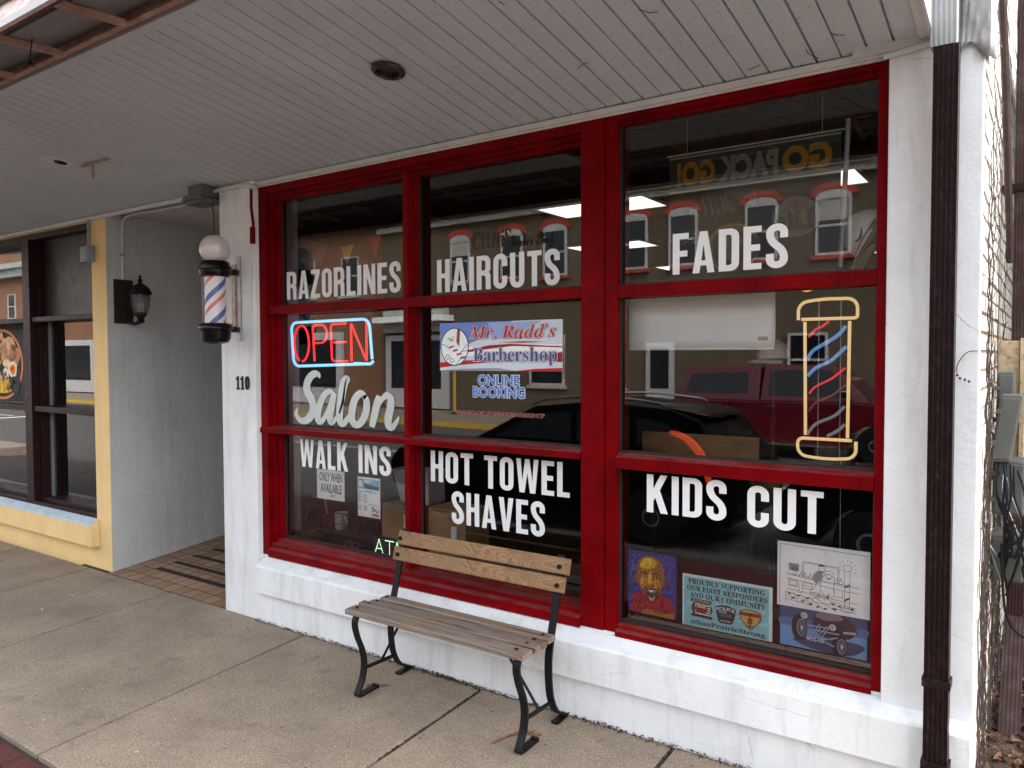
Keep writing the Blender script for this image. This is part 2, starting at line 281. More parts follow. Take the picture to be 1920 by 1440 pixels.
# ------------------------------------------------------------------ mesh helpers
def wloc(o):
    v = Vector((0, 0, 0))
    while o is not None: v += o.location; o = o.parent
    return v
class MB:
    def __init__(s): s.v = []; s.f = []; s.mi = []; s.cur = 0
    def add(s, vs, fs):
        b = len(s.v); s.v += [tuple(p) for p in vs]
        for f in fs: s.f.append([b+i for i in f]); s.mi.append(s.cur)
        return s
    def box(s, x0, x1, y0, y1, z0, z1):
        if x0 > x1: x0, x1 = x1, x0
        if y0 > y1: y0, y1 = y1, y0
        if z0 > z1: z0, z1 = z1, z0
        return s.add([(x0, y0, z0), (x1, y0, z0), (x1, y1, z0), (x0, y1, z0), (x0, y0, z1), (x1, y0, z1), (x1, y1, z1), (x0, y1, z1)],
                     [(0, 3, 2, 1), (4, 5, 6, 7), (0, 1, 5, 4), (1, 2, 6, 5), (2, 3, 7, 6), (3, 0, 4, 7)])
    def prism(s, poly, axis, a, b):
        # polygon in the two other axes (x: (y,z); y: (x,z); z: (x,y)), pushed from a to b
        def P(p, t): return (t, p[0], p[1]) if axis == 'x' else (p[0], t, p[1]) if axis == 'y' else (p[0], p[1], t)
        n = len(poly); vs = [P(p, a) for p in poly]+[P(p, b) for p in poly]
        return s.add(vs, [tuple(range(n)), tuple(range(2*n-1, n-1, -1))]+[(i, n+i, n+(i+1) % n, (i+1) % n) for i in range(n)])
    def tube(s, path, r, n=8, closed=False, caps=True):
        P = [Vector(p) for p in path]; m = len(P); rings = []
        rr = r if isinstance(r, (list, tuple)) else [r]*m
        up = None
        for i in range(m):
            if closed: d = P[(i+1) % m]-P[i-1]
            else: d = P[min(i+1, m-1)]-P[max(i-1, 0)]
            d.normalize()
            if up is None: up = d.orthogonal().normalized()
            up = (up-d*up.dot(d)).normalized(); sd_ = d.cross(up)
            rings.append([P[i]+(up*math.cos(2*PI*k/n)+sd_*math.sin(2*PI*k/n))*rr[i] for k in range(n)])
        vs = [q for g in rings for q in g]; fs = []
        for i in range(m if closed else m-1):
            j = (i+1) % m
            fs += [(i*n+k, i*n+(k+1) % n, j*n+(k+1) % n, j*n+k) for k in range(n)]
        if caps and not closed: fs += [tuple(range(n-1, -1, -1)), tuple((m-1)*n+k for k in range(n))]
        return s.add(vs, fs)
    def lathe(s, prof, c, n=24, axis='z'):
        vs = []; fs = []
        for r, h in prof:
            for k in range(n):
                a = 2*PI*k/n; x, y = r*math.cos(a), r*math.sin(a)
                vs.append((c[0]+x, c[1]+y, c[2]+h) if axis == 'z' else (c[0]+h, c[1]+x, c[2]+y) if axis == 'x' else (c[0]+x, c[1]+h, c[2]+y))
        for i in range(len(prof)-1):
            fs += [(i*n+k, i*n+(k+1) % n, (i+1)*n+(k+1) % n, (i+1)*n+k) for k in range(n)]
        if prof[0][0] > 1e-4: fs.append(tuple(range(n-1, -1, -1)))
        if prof[-1][0] > 1e-4: fs.append(tuple((len(prof)-1)*n+k for k in range(n)))
        return s.add(vs, fs)
    def mat(s, i): s.cur = i; return s
    def xf(s, fn): s.v = [tuple(fn(*p)) for p in s.v]; return s
    def build(s, name, mats, parent=None, smooth=False, bevel=0, origin=None, autos=None):
        me = bpy.data.meshes.new(name); o = bpy.data.objects.new(name, me); COL.objects.link(o)
        off = wloc(parent) if parent else Vector((0, 0, 0))
        if origin is not None: off = Vector(origin)
        if parent: o.parent = parent
        if origin is not None: o.location = Vector(origin)-(wloc(parent) if parent else Vector((0, 0, 0)))
        me.from_pydata([tuple(Vector(p)-off) for p in s.v], [], s.f)
        for m in (mats if isinstance(mats, (list, tuple)) else [mats]): me.materials.append(m)
        for p, i in zip(me.polygons, s.mi): p.material_index = i
        bm = bmesh.new(); bm.from_mesh(me)
        bmesh.ops.recalc_face_normals(bm, faces=bm.faces)
        if bevel:
            ed = [e for e in bm.edges if len(e.link_faces) == 2 and e.calc_face_angle(0) > .5]
            bmesh.ops.bevel(bm, geom=ed, offset=bevel, segments=2, profile=.6, affect='EDGES', clamp_overlap=True)
        bm.to_mesh(me); bm.free()
        if smooth:
            for p in me.polygons: p.use_smooth = True
            try: me.set_sharp_from_angle(angle=R(38))
            except Exception: pass
        return o
def tag(o, label, cat, group=None, kind=None):
    if label: o['label'] = label
    if cat: o['category'] = cat
    if group: o['group'] = group
    if kind: o['kind'] = kind
    return o
def thing(name, label, cat, loc=(0, 0, 0), group=None):
    o = bpy.data.objects.new(name, None); COL.objects.link(o); o.location = loc; o.empty_display_size = .1
    return tag(o, label, cat, group)
def struct(o): o['kind'] = 'structure'; return o
def stuff(o): o['kind'] = 'stuff'; return o

# 2D shape helpers
def rpoly(pts, n=7):
    # closed polygon, each (x, y, r) corner rounded
    out = []; m = len(pts); pts = [p if len(p) > 2 else (*p, 0) for p in pts]
    for i in range(m):
        x, y, r = pts[i]; p = Vector((x, y)); a = Vector(pts[i-1][:2]); b = Vector(pts[(i+1) % m][:2])
        if r <= 0: out.append((x, y)); continue
        da = (a-p); db = (b-p); la, lb = da.length, db.length; r2 = min(r, la*.499, lb*.499)
        A = p+da.normalized()*r2; B = p+db.normalized()*r2
        for k in range(n+1):
            t = k/n; q = A*(1-t)**2+p*2*t*(1-t)*1.0+B*t*t
            k2 = .55; c1 = A+(p-A)*k2; c2 = B+(p-B)*k2
            q = A*(1-t)**3+c1*3*t*(1-t)**2+c2*3*t*t*(1-t)+B*t**3
            out.append((q.x, q.y))
    return out
def rline(pts, n=7):
    e = rpoly([(*pts[0][:2], 0)]+list(pts[1:-1])+[(*pts[-1][:2], 0)], n); return e
def stroke(line, hw):
    L = [Vector(p) for p in line]; m = len(L); a = []; b = []
    hs_ = hw if isinstance(hw, (list, tuple)) else [hw]*m
    for i in range(m):
        d = (L[min(i+1, m-1)]-L[max(i-1, 0)]).normalized(); n_ = Vector((-d.y, d.x))
        k = 1.0
        if 0 < i < m-1:
            d1 = (L[i]-L[i-1]).normalized(); c = abs(d1.dot(d)); k = 1/max(c, .55)
        a.append(L[i]+n_*hs_[i]*k); b.append(L[i]-n_*hs_[i]*k)
    return [tuple(p) for p in a]+[tuple(p) for p in reversed(b)]
def catmull(pts, n=8, closed=False):
    P = [Vector(p) for p in pts]; out = []; m = len(P)
    for i in range(m if closed else m-1):
        if closed: p0, p1, p2, p3 = P[i-1], P[i], P[(i+1) % m], P[(i+2) % m]
        else: p0, p1, p2, p3 = P[max(i-1, 0)], P[i], P[i+1], P[min(i+2, m-1)]
        for k in range(n):
            t = k/n
            out.append(tuple(.5*((2*p1)+(p2-p0)*t+(2*p0-5*p1+4*p2-p3)*t*t+(3*p1-p0-3*p2+p3)*t**3)))
    if not closed: out.append(tuple(P[-1]))
    return out
def ell(cx, cy, rx, ry, n=28, a0=0, a1=2*PI):
    full = abs(a1-a0-2*PI) < 1e-6
    return [(cx+rx*math.cos(a0+(a1-a0)*k/(n if full else n-1)), cy+ry*math.sin(a0+(a1-a0)*k/(n if full else n-1))) for k in range(n)]
def fill2d(polys):
    # triangulates outlines with holes (even-odd); returns verts2d, faces
    c = bpy.data.curves.new('outline', 'CURVE'); c.dimensions = '2D'; c.fill_mode = 'BOTH'
    for p in polys:
        sp = c.splines.new('POLY'); sp.points.add(len(p)-1); sp.use_cyclic_u = True
        for q, (x, y) in zip(sp.points, p): q.co = (x, y, 0, 1)
    return _cmesh(c)
def _cmesh(c):
    o = bpy.data.objects.new('outline', c); COL.objects.link(o); bpy.context.view_layer.update()
    dg = bpy.context.evaluated_depsgraph_get(); me = bpy.data.meshes.new_from_object(o.evaluated_get(dg))
    vs = [(v.co.x, v.co.y) for v in me.vertices]; fs = [tuple(p.vertices) for p in me.polygons]
    bpy.data.objects.remove(o); bpy.data.curves.remove(c); bpy.data.meshes.remove(me); return vs, fs
def serif(s, kind='bold'):
    up, lo, dg = {'bold': (0x1D400, 0x1D41A, 0x1D7CE), 'bolditalic': (0x1D468, 0x1D482, 0x1D7CE), 'script': (0x1D4D0, 0x1D4EA, 0x1D7CE)}[kind]
    return ''.join(chr(up+ord(c)-65) if 'A' <= c <= 'Z' else chr(lo+ord(c)-97) if 'a' <= c <= 'z' else chr(dg+ord(c)-48) if c.isdigit() else c for c in s)
def text2d(s, off=0., space=1.):
    c = bpy.data.curves.new('lettering', 'FONT'); c.body = s; c.size = 1; c.offset = off; c.space_character = space; c.resolution_u = 4
    return _cmesh(c)
def fit(vs, x0, x1, z0, z1, ref=None):
    r = ref or vs; a, b = min(p[0] for p in r), max(p[0] for p in r); c, d = min(p[1] for p in r), max(p[1] for p in r)
    return [(x0+(p[0]-a)/(b-a)*(x1-x0), z0+(p[1]-c)/(d-c)*(z1-z0)) for p in vs]

# condensed poster capitals (unit height)
ST, BA = .155, .142
def glyph(ch):
    s, b, w = ST, BA, .43
    if ch == 'I': return s, [[(0, 0), (s, 0), (s, 1), (0, 1)]]
    if ch == 'H':
        w = .44; return w, [[(0, 0), (s, 0), (s, .43), (w-s, .43), (w-s, 0), (w, 0), (w, 1), (w-s, 1), (w-s, .43+b), (s, .43+b), (s, 1), (0, 1)]]
    if ch == 'L': return .36, [[(0, 0), (.36, 0), (.36, b), (s, b), (s, 1), (0, 1)]]
    if ch == 'T': return .42, [[(.21-s/2, 0), (.21+s/2, 0), (.21+s/2, 1-b), (.42, 1-b), (.42, 1), (0, 1), (0, 1-b), (.21-s/2, 1-b)]]
    if ch == 'F': return .36, [[(0, 0), (s, 0), (s, .43), (.33, .43), (.33, .43+b), (s, .43+b), (s, 1-b), (.36, 1-b), (.36, 1), (0, 1)]]
    if ch == 'E': return .37, [[(0, 0), (.37, 0), (.37, b), (s, b), (s, .43), (.34, .43), (.34, .43+b), (s, .43+b), (s, 1-b), (.37, 1-b), (.37, 1), (0, 1)]]
    if ch == 'Z': return .41, [[(0, 0), (.41, 0), (.41, b), (.17, b), (.40, 1-b), (.40, 1), (.01, 1), (.01, 1-b), (.235, 1-b), (0, b)]]
    if ch == 'N': return .47, [[(0, 0), (.14, 0), (.14, .60), (.315, 0), (.47, 0), (.47, 1), (.33, 1), (.33, .42), (.165, 1), (0, 1)]]
    if ch == 'K': return .49, [[(0, 0), (s, 0), (s, .30), (.20, .40), (.325, 0), (.49, 0), (.305, .60), (.48, 1), (.32, 1), (s, .63), (s, 1), (0, 1)]]
    if ch == 'V': return .47, [[(.145, 0), (.325, 0), (.47, 1), (.315, 1), (.238, .27), (.158, 1), (0, 1)]]
    if ch == 'W': return .68, [[(.10, 0), (.255, 0), (.34, .60), (.425, 0), (.58, 0), (.68, 1), (.54, 1), (.495, .33), (.405, 1), (.275, 1), (.185, .33), (.14, 1), (0, 1)]]
    if ch == 'A': return .48, [[(0, 0), (.15, 0), (.175, .18), (.305, .18), (.33, 0), (.48, 0), (.325, 1), (.155, 1)], [(.192, .30), (.288, .30), (.240, .70)]]
    if ch == 'O': return w, [rpoly([(0, 0, .2), (w, 0, .2), (w, 1, .2), (0, 1, .2)]), rpoly([(s, b, .07), (w-s, b, .07), (w-s, 1-b, .07), (s, 1-b, .07)])]
    if ch == 'D': return w, [rpoly([(0, 0, 0), (w, 0, .19), (w, 1, .19), (0, 1, 0)]), rpoly([(s, b, 0), (w-s, b, .07), (w-s, 1-b, .07), (s, 1-b, 0)])]
    if ch == 'C': return w, [stroke(rline([(w-s/2, .36), (w-s/2, b/2, .14), (s/2, b/2, .14), (s/2, 1-b/2, .14), (w-s/2, 1-b/2, .14), (w-s/2, .64)]), s/2)]
    if ch == 'U': return w, [stroke(rline([(s/2, 1), (s/2, b/2, .14), (w-s/2, b/2, .14), (w-s/2, 1)]), s/2)]
    if ch == 'S': return w, [stroke(rline([(w-s/2, .68), (w-s/2, 1-b/2, .14), (s/2, 1-b/2, .14), (s/2, .64, .13), (w-s/2, .37, .13), (w-s/2, b/2, .14), (s/2, b/2, .14), (s/2, .33)]), s/2)]
    if ch == 'R': return .45, [rpoly([(0, 0, 0), (s, 0, 0), (s, .42, 0), (.245, .42, .02), (.29, .36, .02), (.295, 0, 0), (.45, 0, 0), (.44, .46, .1), (.385, .50, .04), (.44, .56, .08), (.44, 1, .18), (0, 1, 0)]),
                               rpoly([(s, .56, 0), (.285, .56, .06), (.285, 1-b, .06), (s, 1-b, 0)])]
    return .2, []
def word2d(s, gap=.09):
    x = 0; V = []; Fc = []
    for ch in s:
        w_, polys = glyph(ch)
        if polys:
            vs, fs = fill2d(polys); b = len(V); V += [(x+p[0], p[1]) for p in vs]; Fc += [tuple(b+i for i in f) for f in fs]
        x += w_+gap
    return V, Fc
def slab(V2, Fc, y, th=.0008):
    # flat letters with a real thickness, front face at y, in the facade's plane
    m = MB(); n = len(V2)
    m.add([(p[0], y, p[1]) for p in V2]+[(p[0], y+th, p[1]) for p in V2], [f for f in Fc]+[tuple(n+i for i in reversed(f)) for f in Fc])
    from collections import Counter
    ec = Counter(); dr = {}
    for f in Fc:
        for i in range(len(f)):
            e = (f[i], f[(i+1) % len(f)]); ec[frozenset(e)] += 1; dr[frozenset(e)] = e
    m.add([(p[0], y, p[1]) for p in V2]+[(p[0], y+th, p[1]) for p in V2], [(a, b, n+b, n+a) for k, (a, b) in dr.items() if ec[k] == 1])
    return m

class Print:
    """A printed sheet: a thin board with flat inks laid on it, each a hair in front of the last."""
    def __init__(s, x0, x1, z0, z1, y, base, th=.002, step=.00025):
        s.x0, s.x1, s.z0, s.z1, s.y, s.step = x0, x1, z0, z1, y, step; s.m = MB(); s.mats = [base]; s.k = 1
        s.m.box(x0, x1, y, y+th, z0, z1)
    def P(s, u, v): return (s.x0+u*(s.x1-s.x0), s.y-s.k*s.step, s.z0+v*(s.z1-s.z0))
    def ink(s, mat):
        if mat not in s.mats: s.mats.append(mat)
        s.m.mat(s.mats.index(mat))
    def poly(s, pts, mat):
        s.ink(mat); vs, fs = fill2d([pts]) if len(pts) > 4 else (pts, [tuple(range(len(pts)))])
        s.m.add([s.P(*p) for p in vs], fs); s.k += 1
    def polys(s, pl, mat):
        s.ink(mat)
        for p in pl: s.m.add([s.P(*q) for q in p], [tuple(range(len(p)))])
        s.k += 1
    def rect(s, u0, u1, v0, v1, mat): s.poly([(u0, v0), (u1, v0), (u1, v1), (u0, v1)], mat)
    def ell(s, cx, cy, rx, ry, mat, n=26): s.poly(ell(cx, cy, rx, ry, n), mat)
    def lines(s, lines, wd, mat):
        s.ink(mat); asp = (s.x1-s.x0)/(s.z1-s.z0)
        for L in lines:
            q = [(p[0]*asp, p[1]) for p in L]; st = stroke(q, wd/2); n = len(q); pts = [(p[0]/asp, p[1]) for p in st]
            s.m.add([s.P(*p) for p in pts], [(i, i+1, 2*n-2-i, 2*n-1-i) for i in range(n-1)])
        s.k += 1
    def text(s, t, u0, u1, v0, v1, mat, off=0., dv=None, skew=0., ref=None, arc=0.):
        s.ink(mat); vs, fs = text2d(t, off); rv = text2d(t)[0] if off else vs
        q = fit(vs, u0, u1, v0, v1, rv)
        if arc: q = [(p[0], p[1]-arc*((p[0]-(u0+u1)/2)/((u1-u0)/2))**2) for p in q]
        s.m.add([s.P(*p) for p in q], fs); s.k += 1
    def build(s, name, parent=None): return s.m.build(name, s.mats, parent)

# ================================================================== SETTING
GS = .06
def gz(y): return GS*y if y < 3 else GS*3
# sidewalk slabs
m = MB()
xs = [-16, -14.6, -13.2, -11.9, -10.6, -9.4, -8.3, -7.2, -6.06, -4.968, -3.55, -2.252, -1.258, -.15, 1.0, 2.2, 3.5]
for i in range(len(xs)-1):
    gp = .011 if i in (10, 11) else .0085
    y0 = -1.5
    m.box(xs[i]+gp, xs[i+1]-(.011 if i+1 in (11, 12) else .0085), y0, -.032, -.12, 0)
    m.box(xs[i]+gp, xs[i+1]-gp, -3.62, -1.5-.5-.5, -.12, 0) if False else None
m.xf(lambda x, y, z: (x, y, z+GS*y))
struct(m.build('sidewalk', M['concrete'], bevel=.004))
m = MB(); m.box(-16, 3.5, -1.515, .0, -.2, -.022); m.xf(lambda x, y, z: (x, y, z+GS*y)); struct(m.build('sidewalk_joints', M['joint']))
# strip of red clay pavers at the kerb side
m = MB(); y = -1.53; row = 0
while y > -3.4:
    x = -9.0-(row % 2)*.1
    while x < .8:
        m.box(x, x+.190, y-.091, y, -.1, -.004+random.uniform(-.002, .002)); x += .2
    y -= .1; row += 1
m.xf(lambda x, y, z: (x, y, z+GS*y)); struct(m.build('brick_paving', M['paver'], bevel=.003))
m = MB(); m.box(-16, 3.5, -3.62, -1.515, -.3, -.02); m.xf(lambda x, y, z: (x, y, z+GS*y)); struct(m.build('paving_bed', M['joint']))
m = MB(); m.box(-120, 60, -3.78, -3.62, -.6, -.235); struct(m.build('kerb', mk('dark_kerb_stone', (.06, .055, .05), .85, .2, 12), bevel=.02))
m = MB(); m.box(-120, -16, -3.62, -.03, -.6, -.06); m.box(3.5, 60, -3.62, -.03, -.6, -.06); struct(m.build('far_pavement', M['concrete']))
m = MB(); m.box(-120, 60, -13.95, -3.78, -.7, -.40); struct(m.build('road', M['asphalt']))
m = MB()
for i in range(6): m.box(-36-i*1.2, -35.4-i*1.2, -13.2, -5, -.40, -.396)
m.box(-120, -30, -8.95, -8.85, -.40, -.396); m.box(-120, -29, -12.0, -11.9, -.40, -.396); m.box(-29.4, -29, -12, -5, -.40, -.396)
m.box(-24, 30, -8.93, -8.83, -.40, -.396)
struct(m.build('road_marking', M['roadpaint']))
m = MB(); m.box(-120, 60, -14.12, -13.95, -.6, -.27); struct(m.build('far_kerb', M['yellowpaint']))
m = MB(); m.box(-120, 60, -17.6, -14.12, -.6, -.26); struct(m.build('far_sidewalk', M['concrete']))
m = MB(); m.box(-900, 900, -900, 900, -1.2, -.72); struct(m.build('ground', M['asphalt']))
# alley soil on the right
m = MB(); N = 26
for i in range(N):
    for j in range(N):
        pass
gv = []
for j in range(N+1):
    for i in range(N+1):
        x = -.2+i*2.6/N; y = -.03+j*6/N; gv.append((x, y, gz(min(y, 2))*1.0+.02*math.sin(x*9+y*5)+random.uniform(-.012, .02)))
m.add(gv, [(j*(N+1)+i, j*(N+1)+i+1, (j+1)*(N+1)+i+1, (j+1)*(N+1)+i) for j in range(N) for i in range(N)])
struct(m.build('alley_ground', M['soil'], smooth=True))
# tiled entrance floor
m = MB(); tw = .118
for i in range(-2, 13):
    for j in range(0, 18):
        x = -5.80+i*tw; y = -.028+j*tw
        xl = -5.783-.124*max(y, 0)
        if x+tw < xl or x > -4.33: continue
        m.box(max(x, xl-.02)+.0042, x+tw-.0042, y+.0042, y+tw-.0042, -.03, 0)
m.xf(lambda x, y, z: (x, y, z+GS*y)); struct(m.build('entrance_tiles', M['tile'], bevel=.0012))
m = MB(); m.box(-6.2, -4.3, -.03, 2.2, -.2, -.0012); m.xf(lambda x, y, z: (x, y, z+GS*y)); struct(m.build('tile_bed', M['grout']))
for k, (ya, xa) in enumerate([(.23, -5.555), (.385, -5.58), (.56, -5.60), (.742, -5.61)]):
    m = MB(); m.box(xa, -4.46, ya-.02, ya+.02, 0, .003); m.xf(lambda x, y, z: (x, y, z+GS*y))
    tag(m.build('anti_slip_strip', M['black_matte']), 'black anti-slip strip across the entrance tiles, '+['nearest the street', 'second in from the street', 'third in from the street', 'deepest in the entrance'][k], 'floor strip', 'anti-slip strips on the entrance tiles')

# ================================================================== BARBERSHOP
shop = thing('barbershop_building', 'white stucco barbershop with a red framed nine pane shop window', 'building', (-2.2, 0, 0))
ZT = 4.6
m = MB(); m.box(-4.325, -3.985, -.037, .30, -.15, ZT); m.build('pilaster', M['white_col'], shop, bevel=.006)
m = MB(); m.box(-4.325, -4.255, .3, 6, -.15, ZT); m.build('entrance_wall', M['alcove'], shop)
m = MB(); m.box(-.485, -.2, -.03, -.001, .375, ZT); m.box(-.485, -.262, .0, .13, .375, ZT); m.build('corner_column', M['white_col'], shop, bevel=.006)
m = MB(); m.box(-3.985, -.485, .0, .2, 2.647, ZT); m.build('upper_wall', M['white'], shop)
m = MB(); m.box(-4.0, -.2, -.045, -.001, -.2, .23); m.box(-3.985, -.262, .0, .13, -.2, .40); m.build('base_wall', M['white'], shop, bevel=.004)
m = MB(); m.prism([(-.088, .188), (-.088, .345), (-.080, .354), (-.012, .388), (-.001, .388), (-.001, .188)], 'x', -3.955, -.203)
m.build('sill_band', M['white'], shop, bevel=.003)
# window frame members
fr = MB()
def bar(x0, x1, y0, y1, z0, z1): fr.box(x0, x1, y0, y1, z0, z1)
bar(-3.985, -3.925, 0, .12, .40, 2.647); bar(-3.925, -3.90, .03, .12, .45, 2.61); bar(-3.90, -3.871, .055, .12, .45, 2.60)
for (za, zb) in ((.49, 1.153), (1.19, 1.872), (1.924, 2.575)):
    bar(-2.80, -2.768, .004, .12, za, zb); bar(-2.768, -2.757, .05, .12, za, zb)
bar(-1.725, -1.612, -.004, .13, .40, 2.647); bar(-1.610, -1.553, .006, .13, .40, 2.647)
bar(-.521, -.486, 0, .12, .40, 2.647)
bar(-3.925, -1.727, .0, .12, 2.602, 2.647); bar(-3.925, -1.727, .035, .118, 2.580, 2.602); bar(-3.90, -1.727, .06, .116, 2.561, 2.580)
bar(-1.553, -.521, .003, .12, 2.622, 2.647); bar(-1.553, -.521, .028, .118, 2.603, 2.622)
bar(-3.923, -1.727, .012, .118, 1.872, 1.924); bar(-1.552, -.522, .006, .118, 1.8635, 1.918)
fr.prism([(-.014, 1.153), (-.014, 1.184), (.02, 1.188), (.026, 1.195), (.117, 1.198), (.117, 1.158), (.02, 1.153)], 'x', -3.98, -1.727)
fr.prism([(-.012, 1.126), (-.012, 1.176), (.006, 1.182), (.014, 1.191), (.117, 1.194), (.117, 1.135), (.01, 1.126)], 'x', -1.551, -.5205)
fr.prism([(-.012, .392), (-.012, .435), (.004, .447), (.010, .447), (.014, .470), (.045, .479), (.050, .492), (.115, .506), (.115, .392)], 'x', -3.924, -1.728)
fr.prism([(-.010, .388), (-.010, .412), (.004, .420), (.008, .420), (.012, .434), (.026, .440), (.112, .449), (.112, .388)], 'x', -1.552, -.5205)
fr.build('window_frame', M['red'], shop, bevel=.0025)
m = MB()   # scrap of red painted conduit on the pilaster edge
m.tube([(-3.99, -.045, 2.63), (-3.985, -.05, 2.52), (-3.975, -.045, 2.42), (-3.976, -.045, 2.38)], .009, 8); m.box(-3.99, -3.965, -.06, -.037, 2.30, 2.40)
m.build('conduit_stub', M['red'], shop, bevel=.002)
GA, GB = .098, .048
panes = {}
for c, (xa, xb, g, rows) in enumerate([(-3.88, -2.79, GA, ((2.57, 1.92), (1.88, 1.19), (1.16, .50))), (-2.766, -1.72, GA, ((2.57, 1.92), (1.88, 1.19), (1.16, .50))), (-1.56, -.515, GB, ((2.61, 1.912), (1.87, 1.186), (1.13, .444)))]):
    for r, (zt, zb) in enumerate(rows):
        m = MB(); m.box(xa, xb, g, g+.006, zb, zt); m.mi = [1, 1, 0, 1, 1, 1]
        panes[r, c] = m.build('window_pane', [M['glass'], M['clear']], shop)
        m = MB(); q = .006
        m.box(xa+.002, xa+.014, g-.012, g-.001, zb+.004, zt-.004); m.box(xb-.014, xb-.002, g-.012, g-.001, zb+.004, zt-.004)
        m.box(xa+.014, xb-.014, g-.012, g-.001, zb+.004, zb+.014); m.build('glazing_seal', M['black_matte'], panes[r, c])
def lettering(s, x0, x1, z0, z1, pane, mat='letter'):
    V, Fc = word2d(s); slab(fit(V, x0, x1, z0, z1), Fc, (GA if x1 < -1.7 else GB)-.0022).build('window_lettering', M[mat], panes[pane])
lettering('RAZORLINES', -3.846, -2.902, 1.962, 2.132, (0, 0))
lettering('HAIRCUTS', -2.645, -1.895, 1.946, 2.117, (0, 1))
lettering('FADES', -1.312, -.842, 1.950, 2.121, (0, 2))
lettering('WALK', -3.743, -3.327, .950, 1.118, (2, 0)); lettering('INS', -3.24, -2.987, .952, 1.116, (2, 0))
lettering('HOT', -2.697, -2.413, .954, 1.117, (2, 1)); lettering('TOWEL', -2.342, -1.842, .951, 1.116, (2, 1)); lettering('SHAVES', -2.555, -1.98, .746, .916, (2, 1))
lettering('KIDS', -1.427, -1.076, .940, 1.106, (2, 2)); lettering('CUT', -.991, -.702, .933, 1.098, (2, 2))
# brush script "Salon": overlapping strokes, each a hair in front of the last
def script():
    # strokes in a 200 x 110 pixel-like space, x right, y up; (points, widths)
    S = [([(72, 96), (69, 103), (58, 104), (47, 96), (40, 82), (42, 68), (50, 56), (55, 42), (52, 27), (42, 15), (28, 11), (17, 16), (12, 26), (16, 36)], [2, 5, 7, 8, 8.5, 8.5, 8.5, 8.5, 8.5, 8, 6.5, 5.5, 4, 1.5]),
         ([(107, 66), (96, 71), (82, 62), (70, 40), (66, 21), (70, 12), (80, 16), (92, 36), (103, 64)], [3, 5, 6.5, 7.5, 7.5, 6.5, 5, 4, 3]),
         ([(107, 69), (101, 46), (96, 22), (99, 12), (108, 17), (120, 33)], [6, 7.5, 7.5, 6, 4, 2]),
         ([(118, 30), (128, 55), (135, 85), (139, 94), (134, 97), (128, 88), (123, 62), (119, 30), (121, 13), (130, 12), (141, 26), (148, 34)], [2, 3, 4, 5, 5, 7, 8, 8, 7, 6, 4, 2]),
         ([(180, 62), (168, 69), (155, 58), (148, 36), (148, 18), (157, 10), (169, 16), (179, 34), (181, 54), (176, 66)], [5, 6.5, 7.5, 8, 7.5, 6.5, 7, 7.5, 7, 5]),
         ([(192, 8), (198, 30), (204, 52), (208, 66)], [6, 7.5, 7.5, 5]),
         ([(202, 36), (212, 56), (224, 67), (233, 62), (233, 48), (228, 28), (228, 13), (236, 10), (246, 22), (250, 30)], [2, 4, 6, 7, 7.5, 8, 7, 5.5, 3.5, 1.5])]
    out = []
    for pts, ws in S:
        L = catmull([(p[0], p[1], q) for p, q in zip(pts, ws)], 8); out.append(stroke([(p[0], p[1]) for p in L], [max(.4, p[2]) for p in L]))
    return out
m = MB()
for k, pl in enumerate(script()):
    q = [(-3.79+(x-8)/244*.875, 1.198+(z-1)/104*.318) for x, z in pl]
    n = len(q)//2; yy = GA-.0018-.0003*k
    m.add([(p[0], yy, p[1]) for p in q], [(i, i+1, 2*n-2-i, 2*n-1-i) for i in range(n-1)])
m.build('script_lettering', M['frosted'], panes[1, 0])
# small booking letters
def small(t, x0, x1, z0, z1, pane, mat, outline, off=.03, o2=.065, y=GA):
    for k, (of, mm) in enumerate(((o2, outline), (off, mat))):
        vs, fs = text2d(t, of); rv = text2d(t)[0]
        slab(fit(vs, x0, x1, z0, z1, rv), fs, y-.0016-.0012*k).build('window_lettering', mm, panes[pane])
small('ONLINE', -2.378, -2.128, 1.470, 1.519, (1, 1), F8(70, 105, 170), F8(200, 212, 230))
small('BOOKING', -2.410, -2.096, 1.410, 1.460, (1, 1), F8(70, 105, 170), F8(200, 212, 230))
small('VAGARO.COM/MRRUDDSBARBERSHOP', -2.524, -1.982, 1.317, 1.338, (1, 1), F8(120, 25, 30), F8(190, 160, 160), -.008, .012)
small(serif('CHRiS'), -2.414, -2.17, 2.15, 2.235, (0, 1), F8(48, 40, 32), F8(60, 50, 40), 0, .003)
small(serif('Barber Shop', 'script'), -2.19, -1.93, 2.122, 2.20, (0, 1), F8(18, 16, 14), F8(24, 21, 18), .0, .003)
# house number
for k, ch in enumerate('110'):
    vs, fs = text2d(serif(ch), .012); x0 = -4.170+k*.045
    slab(fit(vs, x0, x0+(.030 if ch == '1' else .040), 1.414, 1.497), fs, -.045, .006).build('house_number', M['black_iron'], shop)
# shop interior
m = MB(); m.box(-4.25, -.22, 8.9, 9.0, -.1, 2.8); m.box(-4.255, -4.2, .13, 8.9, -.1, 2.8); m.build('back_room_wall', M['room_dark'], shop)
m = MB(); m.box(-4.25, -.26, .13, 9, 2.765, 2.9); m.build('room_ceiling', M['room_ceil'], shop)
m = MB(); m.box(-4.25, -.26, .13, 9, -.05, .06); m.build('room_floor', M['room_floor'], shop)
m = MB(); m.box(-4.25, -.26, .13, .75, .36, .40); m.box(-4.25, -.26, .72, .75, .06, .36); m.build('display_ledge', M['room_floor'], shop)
m = MB(); m.box(-.26, -.212, .13, 9, -.2, ZT); m.build('side_wall', M['mortar'], shop)
m = MB(); m.box(-4.3, -.2, .2, 9, ZT, ZT+.1); m.box(-4.25, -.26, 9.0, 9.1, -.2, ZT); m.build('roof', M['deck'], shop)
